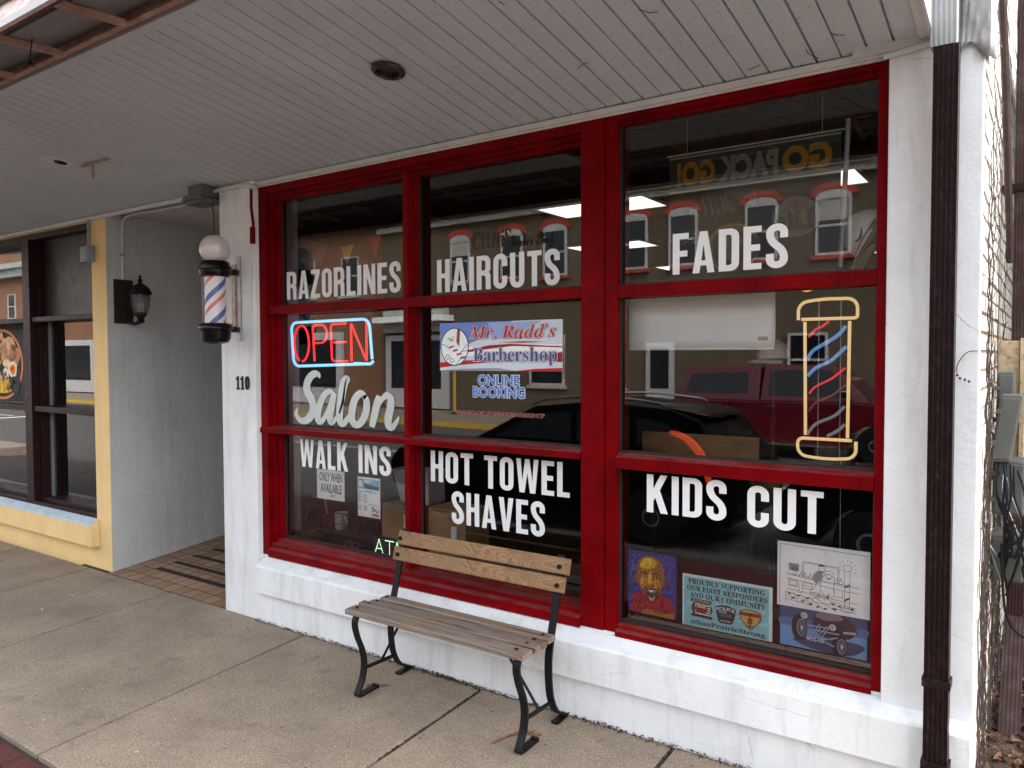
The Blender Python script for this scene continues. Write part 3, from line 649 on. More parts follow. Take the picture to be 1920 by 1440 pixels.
# white painted bricks on the side wall
m = MB(); z = -.1; row = 0; rb = random.Random(5)
while z < 4.5:
    y = .002-(.1 if row % 2 else 0)
    while y < 3.4:
        ya, yb = max(y, -.0), y+.19
        if yb-ya > .03: m.box(-.214, -.203+rb.uniform(-.0035, .004), ya, yb, z, z+.054)
        y += .2025
    z += .0665; row += 1
m.build('brick_face', M['white_brick'], shop, bevel=.003)
# lead-look flashing bunched round the column head
m = MB(); nz_, nx_ = 30, 18; rf = random.Random(3); V = []
for j in range(nz_+1):
    for i in range(nx_+1):
        u = i/nx_; z = 2.60+j*.95/nz_
        if u < .75: x = -.268+u/.75*.085; y = -.045
        else: x = -.183; y = -.045+(u-.75)/.25*.2
        wv = .005*math.sin(z*58+u*9+2*math.sin(u*5+z*7))+.004*math.sin(z*101+u*23)
        V.append((x+(wv if u >= .75 else 0)+(.0 if j else 0), y-(abs(wv)*1.2 if u < .75 else 0), z+(.03*math.sin(u*7) if j == 0 else 0)))
m.add(V, [(j*(nx_+1)+i, j*(nx_+1)+i+1, (j+1)*(nx_+1)+i+1, (j+1)*(nx_+1)+i) for j in range(nz_) for i in range(nx_)])
o = m.build('flashing', mk('bunched_flashing', (.26, .255, .25), .42, .2, 10, .3, 40, .004), shop, smooth=True)
sol = o.modifiers.new('thickness', 'SOLIDIFY'); sol.thickness = .003; sol.offset = 1

# ================================================================== CANOPY
SS = .163
can = thing('canopy', 'long sloping canopy with ribbed vinyl underside over the shop fronts', 'canopy', (-3.5, -.7, 2.7))
def sz(y): return 2.675-SS*y
# ribbed soffit
m = MB(); pitch = .0863; x = -.385; k = 0; prof = [(-.385, 0)]
while x > -9.5:
    dk = (k % 4 == 2); d = .026 if dk else .018; wg = .0062 if dk else .0095
    prof += [(x-pitch+wg, 0), (x-pitch+wg-.001, d), (x-pitch+.001, d), (x-pitch, 0)]; x -= pitch; k += 1
n = len(prof)
m.add([(p[0], -1.30, sz(-1.30)+p[1]) for p in prof]+[(p[0], -.004, sz(-.004)+p[1]) for p in prof], [(i, i+1, n+i+1, n+i) for i in range(n-1)])
m.build('soffit', M['vinyl'], can)
m = MB(); m.add([(-9.5, -1.335, sz(-1.335)-.004), (-.385, -1.335, sz(-1.335)-.004), (-.385, -1.295, sz(-1.295)-.004), (-9.5, -1.295, sz(-1.295)-.004),
                 (-9.5, -1.335, sz(-1.335)+.05), (-.385, -1.335, sz(-1.335)+.05), (-.385, -1.295, sz(-1.295)+.05), (-9.5, -1.295, sz(-1.295)+.05)],
                [(0, 3, 2, 1), (4, 5, 6, 7), (0, 1, 5, 4), (1, 2, 6, 5), (2, 3, 7, 6), (3, 0, 4, 7)])
m.build('edge_trim', M['vinyl'], can)
m = MB()   # right end trim
for (xa, xb, dz) in ((-.388, -.350, -.006), (-.350, -.342, -.03)):
    m.add([(xa, -1.78, sz(-1.78)+dz), (xb, -1.78, sz(-1.78)+dz), (xb, -.034, sz(0)+dz), (xa, -.034, sz(0)+dz), (xa, -1.78, sz(-1.78)+.3), (xb, -1.78, sz(-1.78)+.3), (xb, -.034, sz(0)+.5), (xa, -.034, sz(0)+.5)],
          [(0, 3, 2, 1), (4, 5, 6, 7), (0, 1, 5, 4), (1, 2, 6, 5), (2, 3, 7, 6), (3, 0, 4, 7)])
m.build('end_trim', M['trim'], can)
m = MB(); m.box(-9.5, -.50, -.03, -.002, 2.649, 2.673); m.box(-3.98, -.50, -.012, -.001, 2.642, 2.650); m.box(-.60, -.345, -.05, -.031, 2.655, 2.69); m.build('wall_trim', M['trim'], can, bevel=.002)
m = MB(); m.tube([(-.50, -.04, 2.643), (-.42, -.045, 2.650), (-.345, -.05, 2.657)], .012, 8); m.build('caulked_pipe', M['trim'], can, smooth=True)
m = MB(); m.tube([(-4.50, -.045, 2.652), (-4.30, -.055, 2.66), (-4.05, -.055, 2.66), (-3.98, -.04, 2.645), (-3.955, -.03, 2.63)], .012, 8); m.build('caulked_pipe', M['trim'], can, smooth=True)
m = MB(); m.box(-9.5, -.39, -1.398, -1.376, sz(-1.34)-.012, sz(-1.34)-.004); m.box(-9.5, -.39, -1.376, -1.370, sz(-1.34)-.012, sz(-1.34)+.045); m.box(-9.5, -.39, -1.369, -1.337, sz(-1.34)+.012, sz(-1.34)+.03); m.build('steel_angle', M['rust'], can)
cb0 = None; x = -9.0
for xx in [-8.86, -8.36, -7.86, -7.36, -6.86, -6.36, -5.86, -5.36, -4.86, -4.36, -3.86, -3.41, -2.91, -2.41, -1.91, -1.41, -.91, -.5]:
    m = MB(); m.box(xx-.011, xx+.011, -1.756, -1.396, 2.868, 2.892); m.xf(lambda x, y, z: (x, y, z+(y+1.396)*.06))
    m.build('cross_bar', M['rust'], can)
m = MB()
for (ya, yb, za, zb) in ((-1.385, -1.50, 2.925, 2.915), (-1.50, -1.504, 2.915, 2.890), (-1.504, -1.60, 2.890, 2.884), (-1.60, -1.604, 2.884, 2.912), (-1.604, -1.70, 2.912, 2.902), (-1.70, -1.704, 2.902, 2.88), (-1.704, -1.765, 2.88, 2.873)):
    m.add([(-9.5, ya, za), (-.36, ya, za), (-.36, yb, zb), (-9.5, yb, zb), (-9.5, ya, za+.02), (-.36, ya, za+.02), (-.36, yb, zb+.02), (-9.5, yb, zb+.02)], [(0, 1, 2, 3), (4, 7, 6, 5), (0, 4, 5, 1), (2, 6, 7, 3), (1, 5, 6, 2), (0, 3, 7, 4)])
m.build('metal_deck', M['deck'], can)
m = MB(); m.prism([(-1.755, 2.77), (-1.782, 2.765), (-1.50, 3.55), (-1.47, 3.55), (-1.745, 2.86)], 'x', -9.6, -.345); m.build('fascia', M['fascia'], can)
m = MB(); m.box(-9.6, -.345, -1.792, -1.781, 2.752, 2.775); m.build('drip_edge', M['frame_white'], can)
m = MB(); m.prism([(-1.752, 2.77), (-1.742, 2.77), (-1.726, 2.86), (-1.736, 2.86)], 'x', -9.55, -.37); m.build('fascia_lining', M['fascia_in'], can)
m = MB(); m.prism([(-1.34, 3.02), (0, 2.78), (0, 3.4), (-1.34, 3.2)], 'x', -9.5, -.395); m.prism([(-1.72, 3.02), (-1.34, 3.02), (-.0, 3.42), (0, 3.6), (-1.47, 3.54)], 'x', -9.5, -.36); m.build('unseen_top_cover', M['deck'], can)  # unseen cover above the soffit, added to block light from above
m = MB(); m.tube([(-3.37, -1.52, 2.95), (-3.372, -1.53, 2.86), (-3.365, -1.54, 2.80), (-3.35, -1.54, 2.785), (-3.345, -1.53, 2.77)], .0025, 5); m.tube([(-3.365, -1.535, 2.80), (-3.375, -1.54, 2.785)], .004, 5)
tag(m.build('hanging_wire', M['black_iron']), 'loose dark wire hanging from the rusty canopy frame', 'wire')
# recessed lamps in the soffit
def nrm_place(mb, x, y): # tilt a shape built round the origin (z up) into the soffit slope
    a = math.atan(-SS); c, s_ = math.cos(a), math.sin(a)
    return mb.xf(lambda X, Y, Z: (x+X, y+Y*c-Z*s_, sz(y)+Y*s_+Z*c))
t = thing('recessed_lamp', 'dark dented recessed lamp can hanging from the ribbed soffit', 'lamp', (-2.238, -.675, sz(-.675)))
m = MB(); m.lathe([(.050, -.004), (.068, -.006), (.071, -.012), (.064, -.020), (.052, -.024), (.046, -.018), (.044, .012), (.030, .02)], (0, 0, 0), 32); nrm_place(m, -2.238, -.675); m.build('trim_ring', mk('sooty_bronze', (.022, .018, .017), .3, .4, 20), t, smooth=True)
m = MB(); m.lathe([(.001, -.002), (.043, -.004), (.042, .004), (.001, .006)], (0, .0, 0), 24); nrm_place(m, -2.238, -.675); m.build('lamp_lens', mk('grey_lens', (.12, .12, .12), .15), t, smooth=True)
t = thing('recessed_lamp', 'white recessed downlight ring flush in the far soffit', 'lamp', (-4.916, -.726, sz(-.726)))
m = MB(); m.lathe([(.034, -.006), (.085, -.004), (.088, -.0), (.03, .004)], (0, 0, 0), 32); nrm_place(m, -4.916, -.726); m.build('trim_ring', M['trim'], t, smooth=True)
m = MB(); m.lathe([(.001, -.0065), (.036, -.0075), (.034, .0)], (0, .0, 0), 24); nrm_place(m, -4.905, -.715); m.build('lamp_lens', M['black'], t, smooth=True)
t = thing('sign_bracket', 'rusty T shaped sign bracket left hanging from the soffit', 'bracket', (-4.69, -.62, sz(-.62)))
m = MB(); m.box(-4.83, -4.53, -.635, -.615, sz(-.62)-.012, sz(-.62)-.004); m.build('plate', M['bracket'], t)
m = MB(); m.box(-4.712, -4.692, -.632, -.622, sz(-.62)-.095, sz(-.62)-.012); m.build('hanger', M['bracket'], t)

# ================================================================== NEIGHBOUR SHOP
ns = thing('noodle_shop_building', 'yellow stucco shop front with dark maroon window frames and grey entrance wall', 'building', (-8, 0, 0))
m = MB(); m.prism([(-5.995, 0), (-5.783, 0), (-5.7838, .0025), (-5.83, .25), (-5.995, .25)], 'z', -.15, 4.6); m.build('corner_pier', M['yellow'], ns, bevel=.004)
m = MB(); m.add([(-5.783, .003, -.1), (-5.92, 1.1, -.1), (-6.05, 2.2, -.1), (-6.2, 2.2, -.1), (-5.99, .26, -.1), (-5.80, .003, -.1)]+[(-5.783, .003, 4.6), (-5.92, 1.1, 4.6), (-6.05, 2.2, 4.6), (-6.2, 2.2, 4.6), (-5.99, .26, 4.6), (-5.80, .003, 4.6)],
               [(0, 1, 7, 6), (1, 2, 8, 7), (2, 3, 9, 8), (3, 4, 10, 9), (4, 5, 11, 10), (5, 0, 6, 11), (0, 5, 4, 3, 2, 1), (6, 7, 8, 9, 10, 11)])
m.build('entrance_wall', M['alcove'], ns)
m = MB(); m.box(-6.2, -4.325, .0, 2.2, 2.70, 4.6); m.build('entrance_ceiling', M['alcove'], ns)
m = MB(); m.box(-6.2, -4.326, 2.2, 2.3, -.1, 2.72); m.build('back_door', M['black'], ns)
m = MB(); m.box(-12, -5.995, .0, .2, -.2, .35); m.build('base_wall', M['yellow'], ns)
m = MB(); m.prism([(-.065, .175), (-.065, .330), (-.055, .345), (-.002, .375), (-.002, .175)], 'x', -12, -5.955); m.build('sill_band', M['yellow'], ns, bevel=.002)
m = MB(); m.prism([(-.068, .333), (-.060, .349), (-.002, .382), (-.002, .377), (-.058, .345)], 'x', -12, -5.975); m.build('sill_top', mk('pale_blue_cap', (.42, .52, .58), .7, .12, 12, dirt=(.1, .1, .1), dscale=40, damt=.5), ns)
m = MB(); m.box(-12, -5.995, .0, .2, 2.647, 4.6); m.build('upper_wall', M['yellow'], ns)
fm = MB()
fm.box(-12, -5.997, .02, .2, 2.60, 2.647); fm.box(-12, -5.997, .0, .2, .36, .41); fm.box(-12, -5.997, .05, .2, .41, .44)
fm.box(-7.155, -7.03, .0, .2, .40, 2.60)
for xa, xb in ((-12, -7.156), (-7.029, -5.997)): fm.box(xa, xb, .012, .2, 1.915, 1.955); fm.box(xa, xb, .012, .2, 1.165, 1.212)
fm.box(-8.60, -8.48, .0, .2, .40, 2.60); fm.box(-7.03, -7.00, .06, .2, .44, 2.6)
fm.build('window_frame', M['maroon'], ns, bevel=.003)
for xa, xb in ((-7.0, -5.997), (-8.48, -7.155), (-12, -8.6)):
    for za, zb in ((1.955, 2.60), (1.212, 1.915), (.44, 1.165)):
        if xa == -7.0 and za > 1.9:
            m = MB(); m.box(xa, xb, .11, .13, za, zb); m.build('blank_panel', mk('black_board', (.010, .010, .010), .45, .3, 3), ns); continue
        m = MB(); m.box(xa, xb, .14, .146, za, zb); m.mi = [1, 1, 0, 1, 1, 1]; p = m.build('window_pane', [M['glass'], M['clear']], ns)
        bead = M.setdefault('bead', mk('grey_bead', (.16, .17, .17), .4)); m = MB(); m.box(xa, xa+.04, .126, .138, za, zb); m.build('glazing_bead', bead, p); m = MB(); m.box(xb-.02, xb, .126, .138, za, zb); m.build('glazing_bead', bead, p)
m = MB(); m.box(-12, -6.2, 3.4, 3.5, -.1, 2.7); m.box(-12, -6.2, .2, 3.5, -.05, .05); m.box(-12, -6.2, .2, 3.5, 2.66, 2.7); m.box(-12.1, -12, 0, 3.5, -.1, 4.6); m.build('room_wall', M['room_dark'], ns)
pr = Print(-8.45, -7.17, 1.225, 1.905, .136, F8(10, 9, 10))
for a in range(1):
    pr.ell(.41, .49, .335, .475, F8(186, 110, 66), 40); pr.ell(.41, .49, .31, .44, F8(24, 18, 16), 40)
    for cx, cy, rx, ry, cc in ((.52, .70, .13, .15, (196, 150, 112)), (.62, .60, .09, .13, (170, 112, 74)), (.40, .76, .12, .12, (206, 164, 128)), (.33, .60, .12, .14, (188, 138, 98)), (.50, .52, .07, .08, (222, 190, 150)),
                               (.58, .42, .075, .115, (235, 215, 180)), (.585, .42, .048, .072, (212, 112, 30)), (.58, .43, .022, .034, (160, 50, 16)), (.47, .36, .05, .08, (222, 200, 196)), (.47, .36, .022, .035, (150, 70, 120)),
                               (.45, .20, .12, .11, (222, 168, 40)), (.62, .22, .08, .13, (30, 34, 32)), (.28, .38, .10, .14, (204, 178, 132)), (.30, .22, .08, .08, (70, 110, 50))):
        pr.poly(rpoly([(cx+rx*math.cos(q)*(1+.14*math.sin(3*q+cx*20)), cy+ry*math.sin(q)*(1+.14*math.sin(3*q+cx*20)), .01) for q in [2*PI*i/12 for i in range(12)]], 3), F8(*cc))
rq = random.Random(17)
for k in range(90):
    a = rq.uniform(0, 6.28); r_ = rq.uniform(.05, .92)**.6; cx, cy = .41+.27*r_*math.cos(a), .49+.40*r_*math.sin(a); q = rq.uniform(.008, .03)
    if (cx-.585)**2/.006+(cy-.42)**2/.014 < 1: continue
    base_ = (206, 150, 104) if cy > .5 else (210, 160, 60) if (cx < .55 and cy < .28) else (34, 38, 34) if cx > .52 else (190, 150, 110); f_ = rq.uniform(.55, 1.15)
    pr.poly(rpoly([(cx+q*math.cos(b)*rq.uniform(.6, 1.4), cy+q*1.7*math.sin(b)*rq.uniform(.6, 1.4), .004) for b in [2*PI*i/7 for i in range(7)]], 2), F8(*[min(255, int(c*f_)) for c in base_]))
tag(pr.build('food_poster'), 'black poster of a round ramen bowl in the maroon framed window', 'poster')

# small electrics round the entrance
t = thing('electrical_conduit', 'grey conduit curving down the entrance wall to the wall lantern', 'conduit', (-5.7, .13, 2.2))
m = MB(); m.tube(catmull([(-5.785, .125, 2.205), (-5.783, .125, 2.45), (-5.778, .125, 2.60), (-5.75, .13, 2.66), (-5.66, .14, 2.682), (-5.3, .16, 2.684), (-4.7, .18, 2.684), (-4.36, .19, 2.68)], 6), .011, 8); m.build('pipe', M['trim'], t, smooth=True)
m = MB(); m.box(-5.80, -5.765, .11, .14, 2.385, 2.397); m.build('clip', M['steel'], t)
t = thing('junction_box', 'small blue grey electrical box on the yellow pier below its conduit', 'junction box', (-5.95, -.02, 2.4))
m = MB(); m.box(-6.035, -5.935, -.065, -.002, 2.335, 2.450); m.build('box', M['bluegrey'], t, bevel=.004)
m = MB(); m.tube([(-5.965, -.03, 2.45), (-5.965, -.03, 2.655)], .013, 8); m.box(-5.985, -5.945, -.045, -.002, 2.45, 2.46); m.build('pipe', M['bluegrey'], t, smooth=True)
m = MB(); m.box(-6.015, -5.955, -.068, -.065, 2.36, 2.43); m.tube([(-5.935, -.05, 2.345), (-5.915, -.055, 2.345)], .006, 6); m.build('cover', M['bluegrey'], t)
t = thing('flood_light', 'boxy grey weathered flood light at the top of the white pilaster', 'light', (-4.42, -.06, 2.62))
m = MB(); m.box(-4.50, -4.34, -.14, -.01, 2.625, 2.69); m.build('housing', M['boxgrey'], t, bevel=.008)
m = MB(); m.prism([(-4.54, 2.60), (-4.32, 2.60), (-4.34, 2.628), (-4.52, 2.628)], 'y', -.16, -.01); m.prism([(-4.52, 2.575), (-4.34, 2.575), (-4.325, 2.60), (-4.535, 2.60)], 'y', -.15, -.02); m.build('hood', M['boxgrey'], t, bevel=.003)
m = MB(); m.tube(catmull([(-4.36, -.07, 2.63), (-4.30, -.10, 2.60), (-4.15, -.2, 2.5), (-4.118, -.215, 2.42), (-4.115, -.22, 2.34)], 6), .003, 6); tag(m.build('power_cord', M['rubber']), 'thin black cord running down to the barber pole globe', 'cord')
# barber pole
def fat(p, k): return [(r*k, h) for r, h in p]
BX, BY = -4.110, -.22
bp = thing('barber_pole', 'barber pole with opal globe and red white blue stripes beside the window', 'barber pole', (BX, BY, 1.69))
m = MB(); m.lathe([(.001, .087)]+[(.087*math.cos(a), .087*math.sin(a)) for a in [R(80-i*10) for i in range(15)]]+[(.05, -.078)], (BX, BY, 2.256), 32); m.build('globe', M['opal'], bp, smooth=True)
m = MB(); m.lathe(fat([(.052, .062), (.066, .060), (.072, .052), (.074, .034), (.082, .030), (.084, .012), (.078, .004), (.078, -.010), (.072, -.028), (.066, -.032)], 1.17), (BX, BY, 2.125), 32); m.build('top_cap', M['black'], bp, smooth=True)
m = MB(); m.lathe([(.077, 1.810), (.077, 2.10)], (BX, BY, 0), 32); m.build('outer_tube', M['tube_glass'], bp, smooth=True)
m = MB(); m.lathe([(.060, -.145), (.060, .145)], (BX, BY, 1.955), 40); m.build('striped_cylinder', M['stripes'], bp, smooth=True, origin=(BX, BY, 1.955))
m = MB(); m.lathe(fat([(.062, .035), (.076, .030), (.084, .018), (.085, .002), (.078, -.006), (.074, -.02), (.072, -.055), (.062, -.078), (.04, -.088), (.001, -.09)], 1.17), (BX, BY, 1.783), 32); m.build('bottom_cap', M['black'], bp, smooth=True)
m = MB(); m.box(-4.145, -4.108, -.050, -.038, 1.715, 2.235); m.mat(1).box(-4.178, -4.146, -.062, -.038, 1.775, 2.185); m.build('wall_bracket', [M['steel'], M['bracket']], bp, bevel=.002)
for zz in (1.785, 2.135):
    m = MB(); m.tube([(BX-.02, BY+.06, zz), (-4.145, -.10, zz), (-4.15, -.05, zz)], .014, 8); m.lathe([(.022, -.018), (.022, .018)], (-4.15, -.075, zz), 12); m.build('arm', M['black_iron'], bp, smooth=True)
# wall lantern
LX, LY = -5.66, .19
ln = thing('wall_lantern', 'black carriage lantern on a dark board on the grey entrance wall', 'lantern', (LX, LY, 1.9))
m = MB(); m.prism([(.055, 1.872), (.21, 1.872), (.21, 2.205), (.055, 2.205)], 'x', -5.80, -5.775); m.xf(lambda x, y, z: (x-.124*y*.8, y, z)); m.build('back_board', mk('dark_board', (.02, .012, .010), .6, .3, 6), ln, bevel=.003)
m = MB(); m.lathe([(.001, .135), (.006, .128), (.011, .118), (.006, .106), (.016, .098), (.019, .088), (.010, .076), (.022, .066), (.03, .058), (.05, .048), (.068, .024), (.08, -.002), (.082, -.012), (.074, -.018)], (LX, LY, 2.105), 28); m.build('roof_cap', M['black_iron'], ln, smooth=True)
m = MB(); m.lathe([(.070, .085), (.070, .04), (.064, -.0), (.048, -.055), (.035, -.072)], (LX, LY, 2.003), 24); m.build('glass_bowl', M['lantern_glass'], ln, smooth=True)
m = MB(); m.lathe([(.036, .03), (.044, .02), (.044, .008), (.030, -.002), (.022, -.02), (.030, -.035), (.018, -.05), (.001, -.055)], (LX, LY, 1.925), 24); m.tube(catmull([(-5.79, .135, 2.0), (-5.76, .14, 1.90), (-5.71, .17, 1.872), (LX, LY, 1.885)], 6), .012, 8); m.build('stem', M['black_iron'], ln, smooth=True)
for dx in (-.018, .0, .018):
    m = MB(); m.lathe([(.008, -.03), (.008, .005), (.011, .02), (.006, .04), (.001, .048)], (LX+dx, LY+dx*.5, 1.99), 10); m.build('bulb', mk('candle_bulb', (.5, .48, .42), .2), ln, smooth=True)

# ================================================================== DOWNSPOUTS, SIDE WALL
def spout_profile(cx, cy, w_, d):
    p = []; n = 5
    p += [(cx-w_/2, cy+d/2), (cx-w_/2, cy-d/2)]
    for i in range(n):
        a = cx-w_/2+w_*(i+.5)/n; e = w_/n*.28
        p += [(a-e, cy-d/2), (a-e*.6, cy-d/2+.004), (a+e*.6, cy-d/2+.004), (a+e, cy-d/2)]
    p += [(cx+w_/2, cy-d/2), (cx+w_/2, cy+d/2)]
    return p
dsp = thing('downspout', 'dark brown ribbed downspout in front of the white corner column', 'downspout', (-.30, -.1, 0))
m = MB(); P0 = spout_profile(-.300, -.118, .072, .058); m.prism(P0, 'z', -.02, 2.605); m.build('pipe', M['brown'], dsp)
m = MB(); P0 = spout_profile(-.308, -.117, .074, .060); m.prism(P0, 'z', 2.606, 3.6); m.build('upper_pipe', mk('grey_primer', (.34, .35, .355), .55, .1, 8), dsp)
for zz in (.515, .235):
    m = MB(); m.box(-.342, -.258, -.152, -.085, zz, zz+.030); m.box(-.338, -.262, -.155, -.152, zz+.012, zz+.02); m.build('strap', M['brown'], dsp, bevel=.003)
d2 = thing('downspout', 'maroon downspout running down the brick side wall behind the grey boxes', 'downspout', (-.14, 1.1, 0))
m = MB(); P0 = spout_profile(-.125, 1.10, .062, .055); m.prism(P0, 'z', .42, 3.4); m.build('pipe', M['maroon_spout'], d2)
m = MB(); P0 = spout_profile(-.125, 1.10, .075, .06); m.prism(P0, 'z', -.05, .45); m.xf(lambda x, y, z: (x-.0*(.45-z), y-(.45-z)*.95, z)); m.build('elbow', M['maroon_spout'], d2)
m = MB(); m.box(-.2, -.09, 1.06, 1.14, 2.33, 2.36); m.build('strap', M['brown'], d2)
m = MB(); m.tube([(-.175, .28, 2.95), (-.172, .62, 2.62), (-.165, 1.05, 2.02)], .014, 6); tag(m.build('sloping_pipe', M['maroon_spout']), 'thin dark pipe slanting down the white brick side wall', 'pipe')
# utility boxes
def ubox(name, x0, x1, y0, y1, z0, z1, mat, label, tilt=0):
    t = thing(name, label, 'utility box', ((x0+x1)/2, (y0+y1)/2, z0))
    def tl(mb):
        if tilt:
            zc = (z0+z1)/2; mb.xf(lambda x, y, z: (x+(z-zc)*tilt, y, z))
        return mb
    m = MB(); m.box(x0, x1, y0, y1, z0, z1); tl(m).build('body', M[mat], t, bevel=.008)
    m = MB(); m.box(x0+.008, x1-.004, y0-.012, y0-.002, z0+.012, z1-.012); tl(m).build('lid', M[mat], t, bevel=.004)
    for f in (.25, .72):
        m = MB(); m.box(x0-.006, x0+.016, y0-.018, y0-.004, z0+(z1-z0)*f, z0+(z1-z0)*f+.018); tl(m).build('latch', M[mat], t, bevel=.002)
    return t
t = thing('meter_board', 'speckled beige backing board behind the grey boxes on the side wall', 'board', (-.14, .8, 1.2))
m = MB(); m.box(-.19, -.115, .78, .86, 1.16, 1.67); m.build('board', M['beige'], t, bevel=.003)
m = MB(); m.box(-.113, -.095, .76, .86, 1.15, 1.68); m.build('edge_channel', M['beige'], t, bevel=.002)
ubox('utility_box', -.185, -.125, .62, .72, 1.28, 1.545, 'boxgrey', 'upright grey utility box on the beige board')
ubox('utility_box', -.182, -.112, .50, .60, 1.20, 1.46, 'boxgrey', 'tilted grey utility box hanging in front of the upright one', .14)
ubox('utility_box', -.190, -.085, .56, .74, .985, 1.20, 'boxgrey', 'pale grey utility box above the black cable loops')
ubox('utility_box', -.190, -.082, .52, .70, .735, .915, 'boxgrey', 'lowest grey utility box on the vine covered wall')
rc = random.Random(8); cg = thing('cable_bundle', 'tangle of black cables drooping from the grey utility boxes', 'cables', (-.12, .45, .6))
for k in range(9):
    x0 = -.165+.012*(k % 6); x1 = -.16+rc.uniform(0, .10); zb = rc.uniform(.62, 1.0)
    pts = [(x0, .52, 1.22-.01*k), (x0+rc.uniform(-.01, .03), .46, 1.08), (x0+rc.uniform(-.02, .06), .44, .95), (x1, .43, .85), (x1-rc.uniform(-.03, .05), .44, zb), (x1+rc.uniform(-.03, .05), .5, zb-.18)]
    m = MB(); m.tube(catmull(pts, 7), .0045 if k < 7 else .0018, 6); m.build('cable', M['rubber'] if k < 7 else M['steel'], cg, smooth=True)
m = MB(); m.tube(catmull([(-.10, .5, .95), (-.03, .55, .80), (-.05, .5, .55), (-.13, .45, .62), (-.15, .42, .9)], 8), .005, 6); m.build('cable', M['rubber'], cg, smooth=True)
# bare vines on the side wall
vn = thing('climbing_vine', 'leafless dark vine stems climbing the white brick side wall', 'vine', (-.2, .3, 0))
rv = random.Random(21); m = MB(); vleaf = mk('red_dry_leaf', (.12, .03, .015), .7, .4, 30)
for k in range(54):
    y = rv.uniform(.03, 1.25); z = rv.choice([0, 0, 0, .2, .6]); top = rv.uniform(.7, 3.2) if k < 24 else rv.uniform(.3, 1.25); pts = []
    while z < top:
        pts.append((-.196+rv.uniform(0, .010), max(.005, y), z)); y += rv.uniform(-.022, .024); z += rv.uniform(.03, .07)
    if len(pts) < 4: continue
    r0 = rv.uniform(.0015, .0038); m.tube(catmull(pts, 2), [r0*(1-.6*i/(2*len(pts)-2)) for i in range(2*len(pts)-1)], 5)
    for p in pts:
        if rv.random() < .34:
            L = rv.uniform(.015, .05); a = rv.uniform(-1, 1)
            m.tube([p, (p[0]+.008, p[1]+L*a*.5, p[2]+L*.5), (p[0]+.012, p[1]+L*a, p[2]+L*rv.uniform(.2, 1))], .0013, 4)
        if rv.random() < .025:
            s_ = .012; lf = MB(); lf.add([(p[0]+.01, p[1]-s_, p[2]), (p[0]+.016, p[1], p[2]-s_), (p[0]+.012, p[1]+s_, p[2]+.003), (p[0]+.02, p[1], p[2]+s_)], [(0, 1, 2, 3)]); lf.build('leaf', vleaf, vn)
m.build('stem', M['stem'], vn, smooth=True)
m = MB(); m.tube(catmull([(-.205, -.036, 1.625), (-.235, -.05, 1.62), (-.262, -.05, 1.58), (-.262, -.048, 1.545)], 6), .0016, 5)
for p in ((-.262, -.05, 1.545), (-.254, -.05, 1.535), (-.24, -.05, 1.53), (-.228, -.05, 1.525)): m.lathe([(.001, -.005), (.005, 0), (.001, .005)], p, 8)
m.build('tendril', M['stem'], vn, smooth=True)
# neighbouring eave, wall beyond the alley
nb = thing('alley_building', 'dark building with a brown eave across the narrow alley', 'building', (.6, 2.2, 0))
m = MB(); m.box(-.12, 2.5, 2.6, 6.0, -.3, 2.95); m.build('wall', brick_mat('dark_brick', (.035, .028, .024), (.028, .022, .02), (.05, .045, .04)), nb)
m = MB(); m.box(-.13, 2.5, 1.35, 6, 3.02, 3.17); m.build('eave', M['brown'], nb); m = MB(); m.box(-.10, 2.5, 1.45, 6, 2.95, 3.02); m.build('eave_lining', M['black_matte'], nb)
m = MB(); m.box(-.105, -.02, 1.42, 1.5, 3.172, 3.33); m.build('vent_box', M['boxgrey'], nb)
# leaf litter
rl = random.Random(4); m = MB()
for k in range(2600):
    x = rl.uniform(-.19, .9); y = rl.uniform(.02, 3.2); z = gz(min(y, 2))+rl.uniform(.005, .05); s_ = rl.uniform(.012, .035)
    q = Quaternion((rl.uniform(-1, 1), rl.uniform(-1, 1), rl.uniform(-1, 1)), rl.uniform(0, 1.2)); a = rl.uniform(0, 6.28)
    pts = [q @ Vector((s_*math.cos(a+b)*(1 if i % 2 else .6), s_*math.sin(a+b)*(1 if i % 2 else .6), .15*s_*math.cos(3*b))) for i, b in enumerate([0, 1.0, 2.1, 3.1, 4.2, 5.2])]
    m.mat(k % 3); m.add([(x+p.x, y+p.y, z+p.z) for p in pts], [(0, 1, 2, 3, 4, 5)])
stuff(m.build('leaf_litter', [M['leaf'], mk('tan_leaf', (.17, .09, .045), .8, .4, 20), mk('dark_leaf', (.05, .022, .014), .8, .4, 20)]))
m = MB()
for k in range(4200):
    x = rl.uniform(-4.0, -.21); dens = max(0, math.sin(x*2.3+1)*.6+math.sin(x*7.1)*.4)
    if rl.random() > .35+.65*dens: continue
    y = -.046-abs(rl.gauss(0, .011)); z = GS*y+rl.uniform(0, .014); s_ = rl.uniform(.003, .010)
    a = rl.uniform(0, 6.28); tl = rl.uniform(-.7, .7)
    m.mat(k % 3); m.add([(x+s_*math.cos(a+b)*r_, y+s_*math.sin(a+b)*r_*.6, z+s_*tl*math.cos(b)) for b, r_ in ((0, 1), (1.4, .6), (2.9, 1.1), (4.5, .6))], [(0, 1, 2, 3)])
for (jx, ja, jb) in ((-2.252, -.75, -.045), (-1.258, -.4, -.045)):
    for k in range(260):
        y = rl.uniform(ja, jb); x = jx+rl.gauss(0, .005); s_ = rl.uniform(.002, .006); a = rl.uniform(0, 6)
        m.mat(k % 3); m.add([(x+s_*math.cos(a+b), y+s_*math.sin(a+b), GS*y-.008+rl.uniform(0, .008)) for b in (0, 1.6, 3.1, 4.7)], [(0, 1, 2, 3)])
